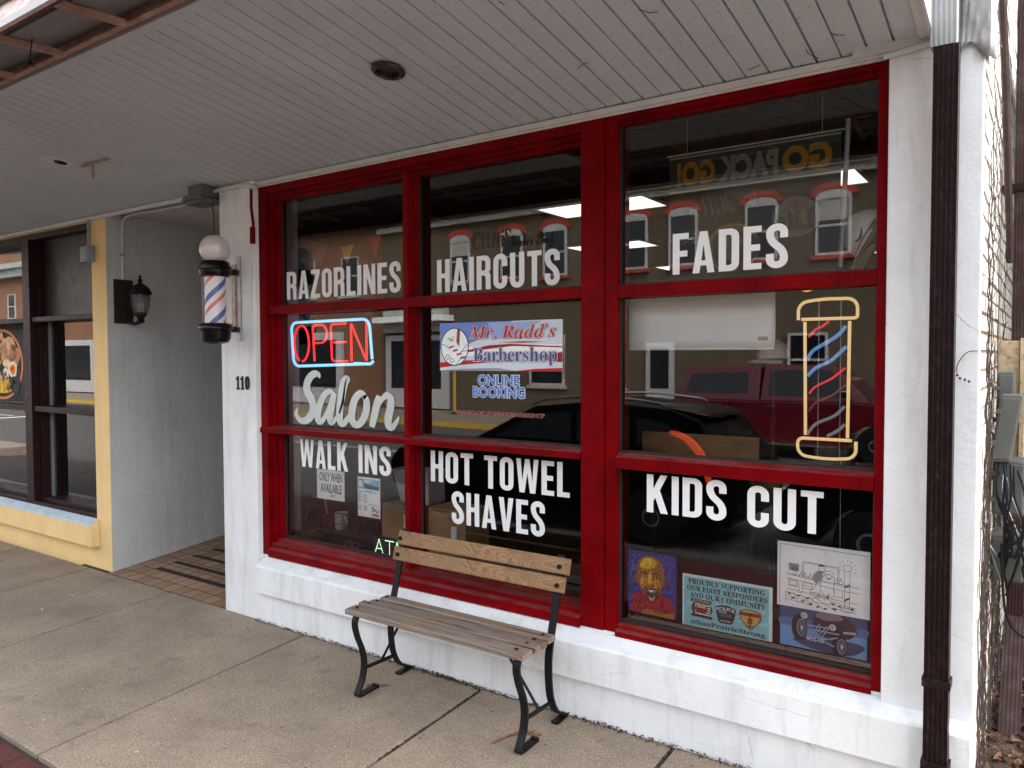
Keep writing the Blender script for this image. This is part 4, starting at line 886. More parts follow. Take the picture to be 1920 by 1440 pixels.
stuff(m.build('wall_foot_debris', [mk('dark_debris', (.02, .012, .009), .9, .5, 40), M['leaf'], M['joint']]))
m = MB()   # crumbs and paper bits on the pavement
for k in range(150):
    x = rl.uniform(-6, -.6); y = rl.uniform(-1.45, -.1); s_ = rl.uniform(.002, .0065); a = rl.uniform(0, 6); m.mat(0 if k % 5 else 1)
    m.add([(x+s_*math.cos(a+b)*r_, y+s_*math.sin(a+b)*.8*r_, GS*y+.002+.001*math.cos(b)) for b, r_ in ((0, 1.5), (1.2, .8), (2.6, 1.2), (3.6, 1), (5, .7))], [(0, 1, 2, 3, 4)])
for (x, y, L, a) in ((-5.52, -.42, .03, .2), (-5.41, -.66, .03, -.3), (-5.33, -.3, .022, .3)):
    m.mat(1).add([(x+L*math.cos(a), y+L*math.sin(a), GS*y+.004), (x, y+.006, GS*y+.004), (x-L*math.cos(a), y-L*math.sin(a), GS*y+.004), (x, y-.006, GS*y+.004)], [(0, 1, 2, 3)])
stuff(m.build('pavement_litter', [mk('dark_crumb', (.03, .022, .018), .9), mk('pale_crumb', (.5, .48, .44), .8)]))
# twigs and specks clinging to the soffit
m = MB()
for k in range(620):
    u = rl.random()**.6; x = -2.2+u*1.75; y = -rl.uniform(.01, 1.1); z = sz(y)-.0015
    if k < 14:
        a = rl.uniform(0, 6.28); L = rl.uniform(.015, .06); b = a+rl.uniform(-.6, .6)
        p1 = (x+L*math.cos(a), y+L*math.sin(a)); p2 = (p1[0]+L*.7*math.cos(b), p1[1]+L*.7*math.sin(b))
        m.tube([(x, y, z), (*p1, sz(p1[1])-.002), (*p2, sz(p2[1])-.0015)], .0013, 4)
    else:
        s_ = rl.uniform(.001, .0035); m.lathe([(.0002, -.001), (s_, 0), (.0002, .001)], (x, y, z), 5)
stuff(m.build('soffit_twigs', M['stem']))

# ================================================================== BENCH
bn = thing('park_bench', 'slatted wooden bench with black iron legs below the shop window', 'bench', (-2.25, -.25, 0))
def plank(mb, x0, x1, cy, cz, wd, th, ang):
    c, s_ = math.cos(ang), math.sin(ang); n = 10
    poly = rpoly([(-wd/2, -th/2, .006), (wd/2, -th/2, .006), (wd/2, th/2, .006), (-wd/2, th/2, .006)], 3)
    mb.prism([(cy+p[0]*c-p[1]*s_, cz+p[0]*s_+p[1]*c) for p in poly], 'x', x0, x1)
m = MB()
for (ya, yb, xa, xb, zz) in ((-.460, -.381, -2.762, -1.737, .394), (-.366, -.320, -2.768, -1.733, .399), (-.305, -.264, -2.757, -1.740, .392), (-.249, -.188, -2.740, -1.745, .397)):
    plank(m, xa, xb, (ya+yb)/2, zz, yb-ya, .026, .02)
for xx in (-2.72, -1.79):
    for yy in (-.42, -.343, -.285, -.22): m.mat(1).lathe([(.009, 0), (.008, .004), (.001, .006)], (xx, yy, .409), 10)
m.mat(0); m.build('seat', [M['wood_seat'], M['black_iron']], bn, origin=(-2.25, -.32, .38))
bang = math.atan2(.33, .09)
bk0 = (-.175, .39)
def back_at(z): return -.175+(z-.39)*.27
for (za, zb, xa, xb) in ((.578, .642, -2.748, -1.735), (.655, .722, -2.735, -1.722)):
    m = MB(); zc = (za+zb)/2; plank(m, xa, xb, back_at(zc)-.013, zc, zb-za+.004, .019, math.atan2(1, .27))
    for xx in (-2.715, -1.765): m.mat(1).lathe([(.001, -.010), (.010, -.008), (.011, 0)], (xx, back_at(zc)-.027, zc), 10, 'y')
    m.build('backrest_slat', [M['wood_back'], M['black_iron']], bn, origin=(-2.24, back_at(zc)+.012, zc))
def ribbon(path, xc, wd=.034, th=.011): 
    mm = MB(); L = catmull(path, 7); mm.prism(stroke(L, th/2), 'x', xc-wd/2, xc+wd/2); return mm
for xc in (-2.715, -1.775):
    fy = gz(-.38)
    mm = ribbon([(-.30, .378), (-.375, .379), (-.425, .372), (-.441, .335), (-.425, .27), (-.395, .20), (-.382, .13), (-.393, .065), (-.420, .012), (-.430, fy+.012), (-.415, fy+.007), (-.36, fy+.0085), (-.300, fy+.012)], xc)
    for yy in (-.31,): mm.box(xc-.017, xc+.017, yy-.004, yy+.01, fy+.005, fy+.022)
    mm.build('leg', M['black_iron'], bn, bevel=.002)
    mm = ribbon([(back_at(.73), .73), (back_at(.6), .60), (back_at(.48), .48), (-.178, .385), (-.196, .30), (-.195, .20), (-.180, .12), (-.140, .05), (-.075, gz(-.08)+.018), (-.062, gz(-.07)+.009), (-.085, gz(-.1)+.006), (-.150, gz(-.15)+.007)], xc)
    mm.build('leg', M['black_iron'], bn, bevel=.002)
    mm = MB(); mm.tube([(xc, -.386, .105), (xc, -.175, .10)], .0095, 8); mm.build('foot_bar', M['black_iron'], bn, smooth=True)
    mm = MB(); sg = 1 if xc < -2 else -1; mm.tube([(xc+sg*.19, -.30, .382), (xc+sg*.005, -.27, .105)], .0065, 8); mm.build('diagonal_brace', M['black_iron'], bn, smooth=True)
    mm = MB(); mm.box(xc-.014, xc+.014, -.44, -.18, .376, .3815); mm.build('seat_support', M['black_iron'], bn)
# rust marks the feet have left
m = MB(); rr_ = random.Random(2)
for (x, y, L, a, w_) in ((-1.86, -.29, .06, .9, .02), (-1.80, -.265, .035, .4, .013), (-2.70, -.275, .03, .6, .012), (-2.745, -.31, .03, .2, .02), (-1.90, -.36, .06, 1.2, .012)):
    c, s_ = math.cos(a), math.sin(a); pts = [(L*math.cos(b)*(1+.3*rr_.uniform(-1, 1)), w_*math.sin(b)*(1+.4*rr_.uniform(-1, 1))) for b in [2*PI*i/14 for i in range(14)]]
    m.add([(x+p[0]*c-p[1]*s_, y+p[0]*s_+p[1]*c, GS*(y+p[0]*s_+p[1]*c)+.002) for p in pts], [tuple(range(14))])
o = m.build('rust_stains', tint_mat('rust_stain', (.26, .085, .025), .55, .9)); stuff(o)

# ================================================================== WINDOW DISPLAY
# neon OPEN sign
def neon(path, y, r, n=8, closed=False):
    mm = MB(); mm.tube([(p[0], y, p[1]) for p in path], r, n, closed); return mm
no = thing('neon_sign', 'neon OPEN sign with blue border and red letters', 'neon sign', (-3.56, .178, 1.56))
bx = rline([(-3.25, 1.573), (-3.89, 1.556, .05), (-3.912, 1.828, .05), (-3.228, 1.832, .05), (-3.206, 1.60)], 6)
neon(bx, .178, .0085).build('border_tube', M['neon_blue'], no, smooth=True)
neon([(-3.36, 1.575), (-3.225, 1.572), (-3.204, 1.588)], .184, .0085).build('border_tube', M['neon_blue'], no, smooth=True)
def ltr(pts, **k): neon(pts, .172, .0062, **k).build('letter_tube', M['neon_red'], no, smooth=True)
ltr([(-3.808+.068*math.sin(a), 1.697+.110*math.cos(a)) for a in [R(200+i*12) for i in range(29)]])
ltr(rline([(-3.690, 1.588), (-3.705, 1.805, .02), (-3.578, 1.810, .08), (-3.578, 1.700, .08), (-3.685, 1.698)], 6))
ltr(rline([(-3.412, 1.810), (-3.545, 1.808, .02), (-3.535, 1.590, .02), (-3.402, 1.588)], 5)); ltr([(-3.522, 1.70), (-3.412, 1.702)])
ltr(rline([(-3.368, 1.588), (-3.372, 1.812, .012), (-3.245, 1.588, .012), (-3.243, 1.815)], 4))
m = MB(); m.box(-3.90, -3.22, .205, .21, 1.56, 1.575); m.box(-3.90, -3.22, .205, .21, 1.82, 1.83); m.tube([(-3.56, .205, 1.83), (-3.56, .205, 1.88)], .002, 5); m.build('back_frame', M['black_matte'], no)
# neon barber pole
npz = thing('neon_sign', 'neon barber pole outline in cream with blue and red stripes', 'neon sign', (-.71, .108, 1.2)); ny = .108
neon(rline([(-.817, 1.750), (-.817, 1.815, .05), (-.735, 1.828, .06), (-.603, 1.825, .075), (-.603, 1.752, .01), (-.805, 1.752)], 7), ny, .0062).build('cap_tube', M['neon_cream'], npz, smooth=True)
neon([(-.792, 1.742), (-.786, 1.304)], ny, .0062).build('side_tube', M['neon_cream'], npz, smooth=True)
neon([(-.630, 1.741), (-.633, 1.300)], ny, .0062).build('side_tube', M['neon_cream'], npz, smooth=True)
neon(rline([(-.618, 1.291), (-.815, 1.291, .02), (-.815, 1.225, .06), (-.71, 1.213, .06), (-.603, 1.225, .07), (-.603, 1.288)], 7), ny, .0062).build('foot_tube', M['neon_cream'], npz, smooth=True)
for pts, mt, r_ in (([(-.703, 1.741), (-.727, 1.723), (-.751, 1.711), (-.776, 1.683)], 'neon_r2', .0045), ([(-.643, 1.722), (-.668, 1.690), (-.702, 1.666), (-.758, 1.632), (-.779, 1.599)], 'neon_b2', .007), ([(-.641, 1.645), (-.691, 1.595), (-.749, 1.564), (-.779, 1.533)], 'neon_b2', .007),
                    ([(-.643, 1.565), (-.691, 1.524), (-.749, 1.492), (-.772, 1.465)], 'neon_r2', .004), ([(-.641, 1.50), (-.69, 1.459), (-.748, 1.43), (-.771, 1.395)], 'neon_r3', .0045), ([(-.644, 1.42), (-.68, 1.382), (-.747, 1.348), (-.778, 1.307)], 'neon_b3', .006), ([(-.643, 1.351), (-.669, 1.325), (-.704, 1.305)], 'neon_b3', .006)):
    neon(catmull(pts, 6), ny-.004, r_).build('stripe_tube', M[mt], npz, smooth=True)
m = MB(); m.tube([(-.745, ny+.02, 1.83), (-.745, ny+.02, 1.22)], .0022, 5); m.tube([(-.665, ny+.02, 1.83), (-.665, ny+.02, 1.22)], .0022, 5); m.tube([(-.66, ny+.02, 1.22), (-.655, ny, .86)], .0012, 4); m.build('support_wire', M['steel'], npz)
m = MB(); m.box(-.76, -.64, ny+.03, ny+.09, 1.17, 1.25); m.build('transformer', M['black_matte'], npz, bevel=.004)
# LED sign
ld = thing('led_sign', 'dotted green LED ATM sign on the window ledge behind the bench', 'sign', (-3.1, .2, .47))
m = MB(); m.box(-3.24, -2.96, .205, .225, .462, .57); m.build('panel', M['black_matte'], ld)
m = MB()
def dots(a, b, n):
    for i in range(n+1): 
        t_ = i/n; m.lathe([(.0005, -.0028), (.0026, 0), (.0005, .0028)], (a[0]+(b[0]-a[0])*t_, .203, a[1]+(b[1]-a[1])*t_), 6)
dots((-3.222, .475), (-3.19, .553), 9); dots((-3.19, .553), (-3.158, .475), 9); dots((-3.208, .502), (-3.172, .502), 4)
dots((-3.14, .555), (-3.075, .555), 8); dots((-3.107, .546), (-3.107, .478), 8)
dots((-3.055, .475), (-3.05, .553), 9); dots((-3.05, .553), (-3.02, .51), 6); dots((-3.02, .51), (-2.99, .553), 6); dots((-2.99, .553), (-2.985, .475), 9)
m.build('lights', M['led'], ld)
# blind
bl = thing('roller_blind', 'white fabric roller blind half lowered behind the upper right glass', 'blind', (-1.25, .168, 1.64))
m = MB(); NB = 24; V = []
for j in range(7):
    for i in range(NB+1):
        x = -1.592+i*.668/NB; V.append((x, .168+.004*math.sin(i*1.1)+.003*math.sin(i*.5+j), 1.645+j*.25/6-.002*math.sin(i*.4)))
m.add(V, [(j*(NB+1)+i, j*(NB+1)+i+1, (j+1)*(NB+1)+i+1, (j+1)*(NB+1)+i) for j in range(6) for i in range(NB)])
o = m.build('cloth', M['fabric'], bl, smooth=True); o.modifiers.new('thickness', 'SOLIDIFY').thickness = .0012
m = MB(); m.tube([(-1.592, .168, 1.643), (-.925, .168, 1.641)], .005, 8); m.build('hem_bar', M['fabric'], bl, smooth=True)
m = MB(); m.box(-.99, -.95, .160, .162, 1.675, 1.69); m.build('pull_tab', M['beige'], bl)
# Mr. Rudd's sign
pr = Print(-2.626, -1.879, 1.541, 1.786, GA-.0035, F8(176, 186, 196), .0025)
pr.poly([(0, .45), (.0, 1.0), (.62, 1.0), (.42, .72), (.25, .55)], F8(92, 118, 178)); pr.poly([(.42, .98), (.85, .98), (.62, .72), (.45, .62)], F8(128, 148, 190))
pr.poly([(.24, .50), (.40, .50), (.62, .53), (1, .52), (1, .33), (.70, .36), (.45, .35), (.24, .30)], F8(214, 216, 214))
pr.poly([(.22, .37), (.40, .44), (.62, .50), (.82, .48), (1., .46), (1., .485), (.80, .515), (.6, .545), (.42, .52), (.24, .42)], F8(124, 22, 26)); pr.poly([(.50, .575), (.70, .56), (.88, .575), (.70, .595)], F8(140, 24, 28))
pr.poly([(.0, .06), (.18, .12), (.40, .17), (.62, .19), (.62, .215), (.40, .23), (.18, .21), (.0, .17)], F8(156, 26, 30)); pr.poly([(.62, .0), (1.0, .0), (1.0, .07), (.8, .05)], F8(150, 26, 30)); pr.poly([(.84, .30), (1, .38), (1, .18), (.9, .2)], F8(132, 24, 28))
pr.poly([(.0, .0), (.66, .0), (.5, .06), (.2, .04)], F8(120, 128, 136))
pr.ell(.133, .50, .125, .40, F8(20, 22, 26)); pr.ell(.133, .50, .118, .38, F8(200, 212, 212))
pr.lines([catmull([(.02, .55), (.06, .52), (.10, .43), (.16, .32), (.2, .25)], 5), catmull([(.05, .28), (.07, .24), (.09, .3), (.07, .34), (.05, .28)], 4), catmull([(.09, .22), (.11, .17), (.13, .22), (.10, .26), (.09, .22)], 4), [(.19, .38), (.245, .55)], [(.19, .40), (.25, .42)], [(.08, .70), (.12, .60)], [(.07, .66), (.13, .64)], [(.09, .60), (.13, .72)], [(.2, .3), (.14, .1)]], .012, F8(30, 34, 40))
pr.poly([(.15, .60), (.158, .86), (.185, .88), (.175, .50)], F8(136, 46, 34))
pr.poly([(.08, .52), (.12, .56), (.19, .26), (.13, .22)], F8(226, 226, 230))
for k in range(4):
    f0 = k*.075; pr.poly([(.083+f0*.45, .50-f0), (.127+f0*.45, .53-f0*1.0), (.13+f0*.45, .495-f0), (.088+f0*.45, .465-f0)], F8(52, 60, 130) if k % 2 else F8(160, 34, 40))
for t_, kind, bxx, cc in (("Mr. Rudd's", 'bolditalic', (.265, .955, .655, .925), (150, 20, 26)), ('Barbershop', 'bold', (.30, .965, .115, .47), (52, 58, 120))):
    s_ = serif(t_, kind).replace("'", '’'); pr.text(s_, *bxx[:2], *bxx[2:], F8(28, 26, 32), .035); pr.text(s_, *bxx[:2], *bxx[2:], F8(222, 222, 226), .022); pr.text(s_, *bxx[:2], *bxx[2:], F8(*cc), .0)
tag(pr.build('window_sign'), 'red white and blue barbershop sign with an oval pole emblem', 'sign')
# paper notices
pr = Print(-3.613, -3.376, .768, .944, .112, F8(205, 204, 204)); 
pr.text('ONLY WHEN', .10, .92, .62, .90, F8(84, 86, 88), .03); pr.text('AVAILABLE', .14, .90, .24, .52, F8(84, 86, 88), .03); pr.lines([[(.48, .17), (.68, .17)], [(.48, .12), (.68, .12)]], .02, F8(90, 90, 90))
tag(pr.build('paper_notice'), 'white paper reading ONLY WHEN AVAILABLE taped under WALK INS', 'notice')
pr = Print(-3.266, -3.087, .701, .928, .112, F8(222, 224, 226))
pr.rect(.03, .97, .70, .95, F8(120, 164, 186)); pr.poly([(.3, .72), (.92, .70), (.97, .78), (.3, .84)], F8(48, 84, 110)); pr.poly([(.30, .93), (.7, .93), (.5, .86), (.3, .86)], F8(190, 212, 222)); pr.ell(.14, .825, .11, .105, F8(30, 46, 58)); pr.ell(.14, .825, .098, .095, F8(204, 218, 222))
ls = []; rt = random.Random(9)
for k in range(8): ls += [[(.03, .60-.034*k), (.03+rt.uniform(.10, .18), .60-.034*k)]]+([[(.26, .595-.034*k), (.33, .595-.034*k)], [(.35, .595-.034*k), (.42, .595-.034*k)]] if k else [])
for k in range(4): ls += [[(.03, .27-.034*k), (.17, .27-.034*k)], [(.26, .265-.034*k), (.43, .265-.034*k)]]
ls += [[(.33, .66), (.66, .655)], [(.03, .635), (.85, .625)], [(.5, .325), (.88, .315)]]
pr.lines(ls, .011, F8(60, 68, 82)); pr.lines([catmull([(.64, .14), (.70, .24), (.74, .16), (.80, .22), (.86, .14), (.92, .2)], 4), [(.66, .10), (.92, .08)], [(.62, .25), (.72, .26)], [(.64, .06), (.93, .05)]], .022, F8(24, 28, 36))
tag(pr.build('opening_hours_sheet'), 'tall white opening hours sheet with a blue header in the lower left pane', 'notice')
# portrait painting
pr = Print(-1.527, -1.30, .489, .757, .070, F8(38, 48, 120), .012)
rp = random.Random(6); pr.lines([[(x, y), (x+rp.uniform(.03, .09), y+rp.uniform(.02, .08))] for x, y in [(rp.random()*.9, rp.uniform(.35, .92)) for _ in range(110)]], .008, F8(92, 108, 178)); pr.lines([[(x, y), (x+rp.uniform(.03, .09), y+rp.uniform(.02, .07))] for x, y in [(rp.random()*.9, rp.uniform(.35, .92)) for _ in range(80)]], .008, F8(24, 30, 84))
pr.poly(catmull([(.06, .0), (.08, .22), (.22, .33), (.42, .36), (.66, .35), (.90, .27), (.97, .10), (.97, .0)], 4), F8(150, 24, 36)); pr.poly(catmull([(.36, .30), (.42, .42), (.62, .42), (.66, .32), (.52, .20)], 4), F8(84, 48, 26))
pr.ell(.185, .57, .05, .085, F8(120, 74, 30)); pr.ell(.765, .56, .045, .085, F8(104, 60, 26))
pr.poly(catmull([(.20, .62), (.22, .82), (.34, .93), (.50, .95), (.64, .91), (.74, .78), (.75, .58), (.70, .42), (.60, .30), (.48, .27), (.34, .33), (.24, .46)], 5, True), F8(138, 92, 30))
pr.poly(catmull([(.26, .76), (.32, .88), (.46, .92), (.60, .88), (.56, .78), (.42, .74)], 4, True), F8(226, 176, 52)); pr.poly(catmull([(.26, .50), (.30, .60), (.40, .56), (.38, .46), (.30, .42)], 4, True), F8(206, 148, 46)); pr.poly(catmull([(.52, .54), (.62, .60), (.68, .52), (.62, .44), (.54, .46)], 4, True), F8(196, 138, 44)); pr.poly(catmull([(.44, .66), (.49, .67), (.51, .53), (.46, .49), (.42, .53)], 4, True), F8(214, 164, 60))
pr.poly(catmull([(.32, .40), (.42, .30), (.50, .27), (.60, .30), (.66, .42), (.60, .38), (.50, .36), (.40, .37)], 4, True), F8(60, 44, 34)); pr.poly(catmull([(.44, .31), (.50, .27), (.57, .31), (.56, .24), (.47, .23)], 4, True), F8(150, 140, 132))
pr.poly(catmull([(.38, .425), (.48, .41), (.60, .43), (.55, .37), (.46, .365)], 4, True), F8(232, 220, 206)); pr.lines([catmull([(.37, .43), (.48, .405), (.61, .435)], 4), catmull([(.39, .42), (.49, .355), (.59, .42)], 4), catmull([(.27, .66), (.34, .69), (.41, .66)], 4), catmull([(.53, .66), (.61, .69), (.68, .65)], 4), catmull([(.38, .55), (.35, .46), (.36, .42)], 4), catmull([(.60, .55), (.64, .47), (.62, .42)], 4)], .016, F8(44, 26, 18))
for cx in (.345, .605): pr.ell(cx, .615, .052, .024, F8(52, 30, 20)); pr.ell(cx, .615, .032, .013, F8(206, 190, 170)); pr.ell(cx+.004, .615, .014, .014, F8(20, 14, 12))
pr.lines([catmull([(.10, .18), (.22, .20), (.34, .14), (.40, .04)], 4), catmull([(.70, .30), (.72, .18), (.66, .05)], 4), [(.72, .16), (.88, .04)], [(.72, .05), (.88, .17)], catmull([(.40, .30), (.50, .20), (.60, .30)], 4)], .014, F8(80, 12, 26)); pr.poly(catmull([(.30, .0), (.36, .08), (.56, .10), (.72, .06), (.95, .08), (.97, .0)], 4), F8(150, 104, 36)); pr.lines([[(.08+.03*k, .10+.02*(k % 3)), (.14+.03*k, .16+.02*(k % 3))] for k in range(8)], .008, F8(206, 80, 90))
for cc, n_, x0_, x1_, z0_, z1_ in (((232, 186, 60), 34, .27, .56, .66, .92), ((196, 140, 44), 30, .24, .52, .44, .72), ((104, 62, 24), 40, .50, .74, .40, .88), ((70, 40, 20), 26, .22, .70, .30, .46), ((150, 100, 36), 26, .30, .72, .50, .90)):
    pr.lines([[(x, z), (x+rp.uniform(-.02, .03), z+rp.uniform(.015, .045))] for x, z in [(rp.uniform(x0_, x1_), rp.uniform(z0_, z1_)) for _ in range(n_)] if ((x-.48)/.25)**2+((z-.62)/.31)**2 < .9 and not (.56 < z < .68 and .28 < x < .68) and not (.34 < z < .45 and .36 < x < .62)], .011, F8(*cc))
for cc in ((190, 50, 58), (104, 14, 28)): pr.lines([[(x, z), (x+rp.uniform(-.05, .06), z+rp.uniform(.03, .08))] for x, z in [(rp.uniform(.1, .9), rp.uniform(.03, .2)) for _ in range(30)]], .010, F8(*cc))
tag(pr.build('portrait_painting'), 'painted portrait of a smiling bald bearded man in red on blue', 'painting')
# first responders sign
pr = Print(-1.272, -.896, .477, .694, .070, F8(190, 208, 212), .004)
pr.rect(.02, .965, .01, .955, F8(118, 172, 180)); pr.polys([[(.5, .25), (1.0*.5+.48*math.cos(a), .25+.66*math.sin(a)), (.5+.48*math.cos(a+.13), .25+.66*math.sin(a+.13))] for a in [i*PI/8 for i in range(8)]], F8(136, 186, 192))
DK = F8(22, 40, 54)
for t_, u0, u1, v0, v1 in (('PROUDLY SUPPORTING', .07, .92, .825, .925), ('OUR FIRST RESPONDERS', .055, .95, .695, .795), ('AND OUR COMMUNITY', .09, .93, .565, .665)): pr.text(serif(t_), u0, u1, v0, v1, DK, .012)
pr.text('#'+serif('SunPrairieStrong'), .10, .93, .025, .135, F8(46, 42, 54), .01)
pr.rect(.10, .34, .485, .545, F8(52, 54, 40)); pr.text(serif('SUN PRAIRIE'), .12, .32, .495, .535, F8(190, 170, 90))
pr.poly(rpoly([(.11, .20, .02), (.34, .20, .02), (.33, .28, .05), (.36, .36, .05), (.33, .48, .03), (.13, .48, .03), (.10, .36, .05), (.13, .27, .05)]), F8(66, 50, 56)); pr.polys([[(.15, .26+.045*k), (.33, .25+.045*k), (.33, .27+.045*k), (.15, .28+.045*k)] for k in range(5)], F8(214, 208, 204)); pr.ell(.225, .36, .075, .085, F8(140, 46, 34)); pr.text('FIRE', .18, .27, .385, .425, F8(220, 200, 180), .02); pr.text('FD', .185, .265, .30, .37, F8(36, 20, 24), .03); pr.poly([(.10, .21), (.35, .19), (.35, .24), (.12, .26)], F8(30, 38, 48))
pr.poly(rpoly([(.38, .47, .03), (.50, .54, .08), (.62, .47, .03), (.59, .25, .04), (.57, .17, .03), (.43, .17, .03), (.41, .25, .04)]), F8(34, 34, 40)); pr.text('POLICE', .40, .60, .43, .485, F8(214, 216, 220), .02, arc=.03); pr.ell(.465, .39, .05, .045, F8(104, 120, 138)); pr.rect(.43, .57, .30, .37, F8(70, 76, 70)); pr.text('WISCONSIN', .44, .56, .205, .235, F8(190, 194, 200), .01)
pr.poly(rpoly([(.66, .50, .02), (.77, .53, .04), (.88, .50, .02), (.885, .34, .04), (.77, .13, .02), (.655, .34, .04)]), F8(40, 32, 24)); pr.poly(rpoly([(.67, .49, .02), (.77, .52, .04), (.87, .49, .02), (.875, .34, .04), (.77, .15, .02), (.665, .34, .04)]), F8(176, 146, 70)); pr.poly([(.645, .40), (.895, .40), (.885, .47), (.655, .47)], F8(136, 52, 34)); pr.text('PARAMEDIC', .665, .875, .415, .455, F8(40, 30, 22), .01)
for a in (0, PI/3, 2*PI/3):
    c, s_ = math.cos(a+PI/2), math.sin(a+PI/2); pr.poly([(.77+.05*c*.6-.012*s_*.6, .315+.09*s_+.02*c), (.77+.05*c*.6+.012*s_*.6, .315+.09*s_-.02*c), (.77-.05*c*.6+.012*s_*.6, .315-.09*s_-.02*c), (.77-.05*c*.6-.012*s_*.6, .315-.09*s_+.02*c)], F8(112, 30, 26))
pr.text('EMS', .735, .805, .19, .23, F8(36, 28, 22), .02)
tag(pr.build('window_sign'), 'pale teal sign thanking first responders with three badges', 'sign')
# cartoon drawing
pr = Print(-.876, -.540, .635, .887, .064, F8(232, 234, 232), .003)
K = F8(52, 54, 54); G = F8(120, 122, 120); L = []
L += [[(.10, .50), (.80, .43)], [(.10, .52), (.80, .45)], [(.10, .44), (.80, .36)], [(.10, .28), (.80, .20)], [(.80, .45), (.90, .44)], [(.80, .37), (.90, .36)], [(.80, .21), (.88, .20)]]
L += [rline([(.28, .50), (.28, .73, .03), (.68, .71, .03), (.68, .46)], 4), rline([(.295, .50), (.295, .715, .03), (.665, .695, .03), (.665, .47)], 4)]
L += [[(.13, .43), (.23, .42), (.23, .32), (.13, .33), (.13, .43)], [(.145, .41), (.215, .405), (.215, .335), (.145, .34), (.145, .41)], [(.30, .41), (.39, .40), (.39, .31), (.30, .32), (.30, .41)], [(.30, .365), (.39, .355)], [(.63, .38), (.72, .37), (.72, .26), (.63, .27), (.63, .38)]]
L += [catmull([(.24, .40), (.25, .30), (.235, .26), (.26, .24), (.29, .26), (.28, .31), (.29, .40)], 4)]
L += [catmull([(.42, .55), (.46, .62), (.50, .58), (.50, .50), (.46, .42), (.42, .46), (.40, .52), (.42, .55)], 4), catmull([(.50, .52), (.54, .58), (.60, .57), (.63, .50), (.62, .38), (.63, .28), (.60, .24), (.57, .30), (.55, .24), (.50, .30), (.48, .40), (.50, .52)], 4), catmull([(.44, .44), (.42, .36), (.38, .30), (.38, .27), (.46, .26), (.48, .32)], 4)]
L += [ell(.495, .66, .035, .05, 16)+[(.53, .66)], ell(.57, .55, .032, .038, 16)+[(.602, .55)], catmull([(.53, .62), (.58, .64), (.62, .60), (.63, .52)], 4)]
L += [ell(.50, .17, .11, .045, 24)+[(.61, .17)], [(.46, .18), (.46, .25), (.53, .25), (.53, .18)], ell(.42, .25, .055, .03, 16)+[(.475, .25)]]
L += [ell(.765, .72, .045, .05, 20)+[(.81, .72)], [(.735, .67), (.74, .12)], [(.795, .67), (.79, .12)], ell(.765, .09, .065, .035, 20)+[(.83, .09)]]
for k in range(9): a = R(-30+k*30); L += [[(.765+.075*math.cos(a), .72+.09*math.sin(a)), (.765+.10*math.cos(a), .72+.12*math.sin(a))]]
for (cx, cz) in ((.20, .53), (.27, .515), (.31, .51), (.37, .50), (.70, .50), (.66, .50)): L += [catmull([(cx-.018, cz-.03), (cx-.02, cz), (cx-.005, cz+.02), (cx-.005, cz+.05), (cx+.005, cz+.05), (cx+.006, cz+.02), (cx+.02, cz), (cx+.018, cz-.03), (cx-.018, cz-.03)], 3)]
for k in range(5): L += [[(.10+.08*k, .24-.01*k), (.10+.14*k, .08-.01*k)]]
for k in range(3): L += [[(.10, .22-.05*k), (.40-.0*k, .17-.05*k)], [(.62, .18-.045*k), (.86, .13-.035*k)]]
L += [[(.03, .04), (.03, .96)], [(.03, .96), (.97, .94)]]
pr.lines(L, .006, K)
pr.poly(catmull([(.40, .54), (.45, .61), (.50, .58), (.49, .50), (.44, .42), (.40, .48)], 4, True), G); pr.poly(ell(.49, .69, .035, .03, 14, 0, PI), K); pr.rect(.13, .245, .565, .68, G); pr.text('25', .16, .225, .575, .63, K, .02)
for p in ((.12, .215), (.22, .20), (.32, .18), (.16, .15), (.27, .125), (.36, .105), (.67, .14), (.62, .085), (.80, .13), (.60, .16), (.44, .08), (.52, .07)): pr.poly([(p[0], p[1]), (p[0]+.035, p[1]+.006), (p[0]+.04, p[1]-.018), (p[0]+.005, p[1]-.024)], K)
for v in (.46, .26): pr.poly([(.738, v-.04), (.792, v-.0), (.792, v+.03), (.738, v-.01)], K)
pr.rect(.555, .575, .22, .27, K); pr.lines([catmull([(.47, .60), (.50, .615), (.53, .60)], 4), catmull([(.55, .535), (.57, .525), (.59, .535)], 4)], .014, K); pr.ell(.53, .90, .006, .009, K); pr.ell(.62, .09, .006, .012, K)
tag(pr.build('cartoon_drawing'), 'black and white cartoon drawing of a barber shaving a customer', 'drawing')
# car picture
pr = Print(-.868, -.551, .475, .70, .080, F8(92, 142, 190), .003)
pr.rect(0, 1, .36, 1, F8(50, 74, 108)); pr.poly(catmull([(0, .36), (.0, .48), (.3, .50), (.7, .46), (1, .52), (1, .36)], 4), F8(70, 108, 152)); pr.poly(catmull([(.15, .14), (.4, .02), (.8, .02), (.98, .2), (.8, .26), (.4, .20)], 4, True), F8(40, 60, 92))
pr.poly(catmull([(.40, .50), (.45, .66), (.62, .70), (.80, .62), (.88, .44), (.80, .30), (.60, .26), (.44, .30)], 4, True), F8(34, 34, 44)); pr.poly(catmull([(.42, .60), (.48, .68), (.64, .70), (.74, .62), (.60, .56), (.50, .56)], 4, True), F8(120, 104, 112)); pr.poly([(.74, .60), (.86, .58), (.90, .42), (.80, .36)], F8(48, 40, 48)); pr.poly([(.74, .42), (.88, .44), (.88, .40), (.74, .38)], F8(150, 160, 172))
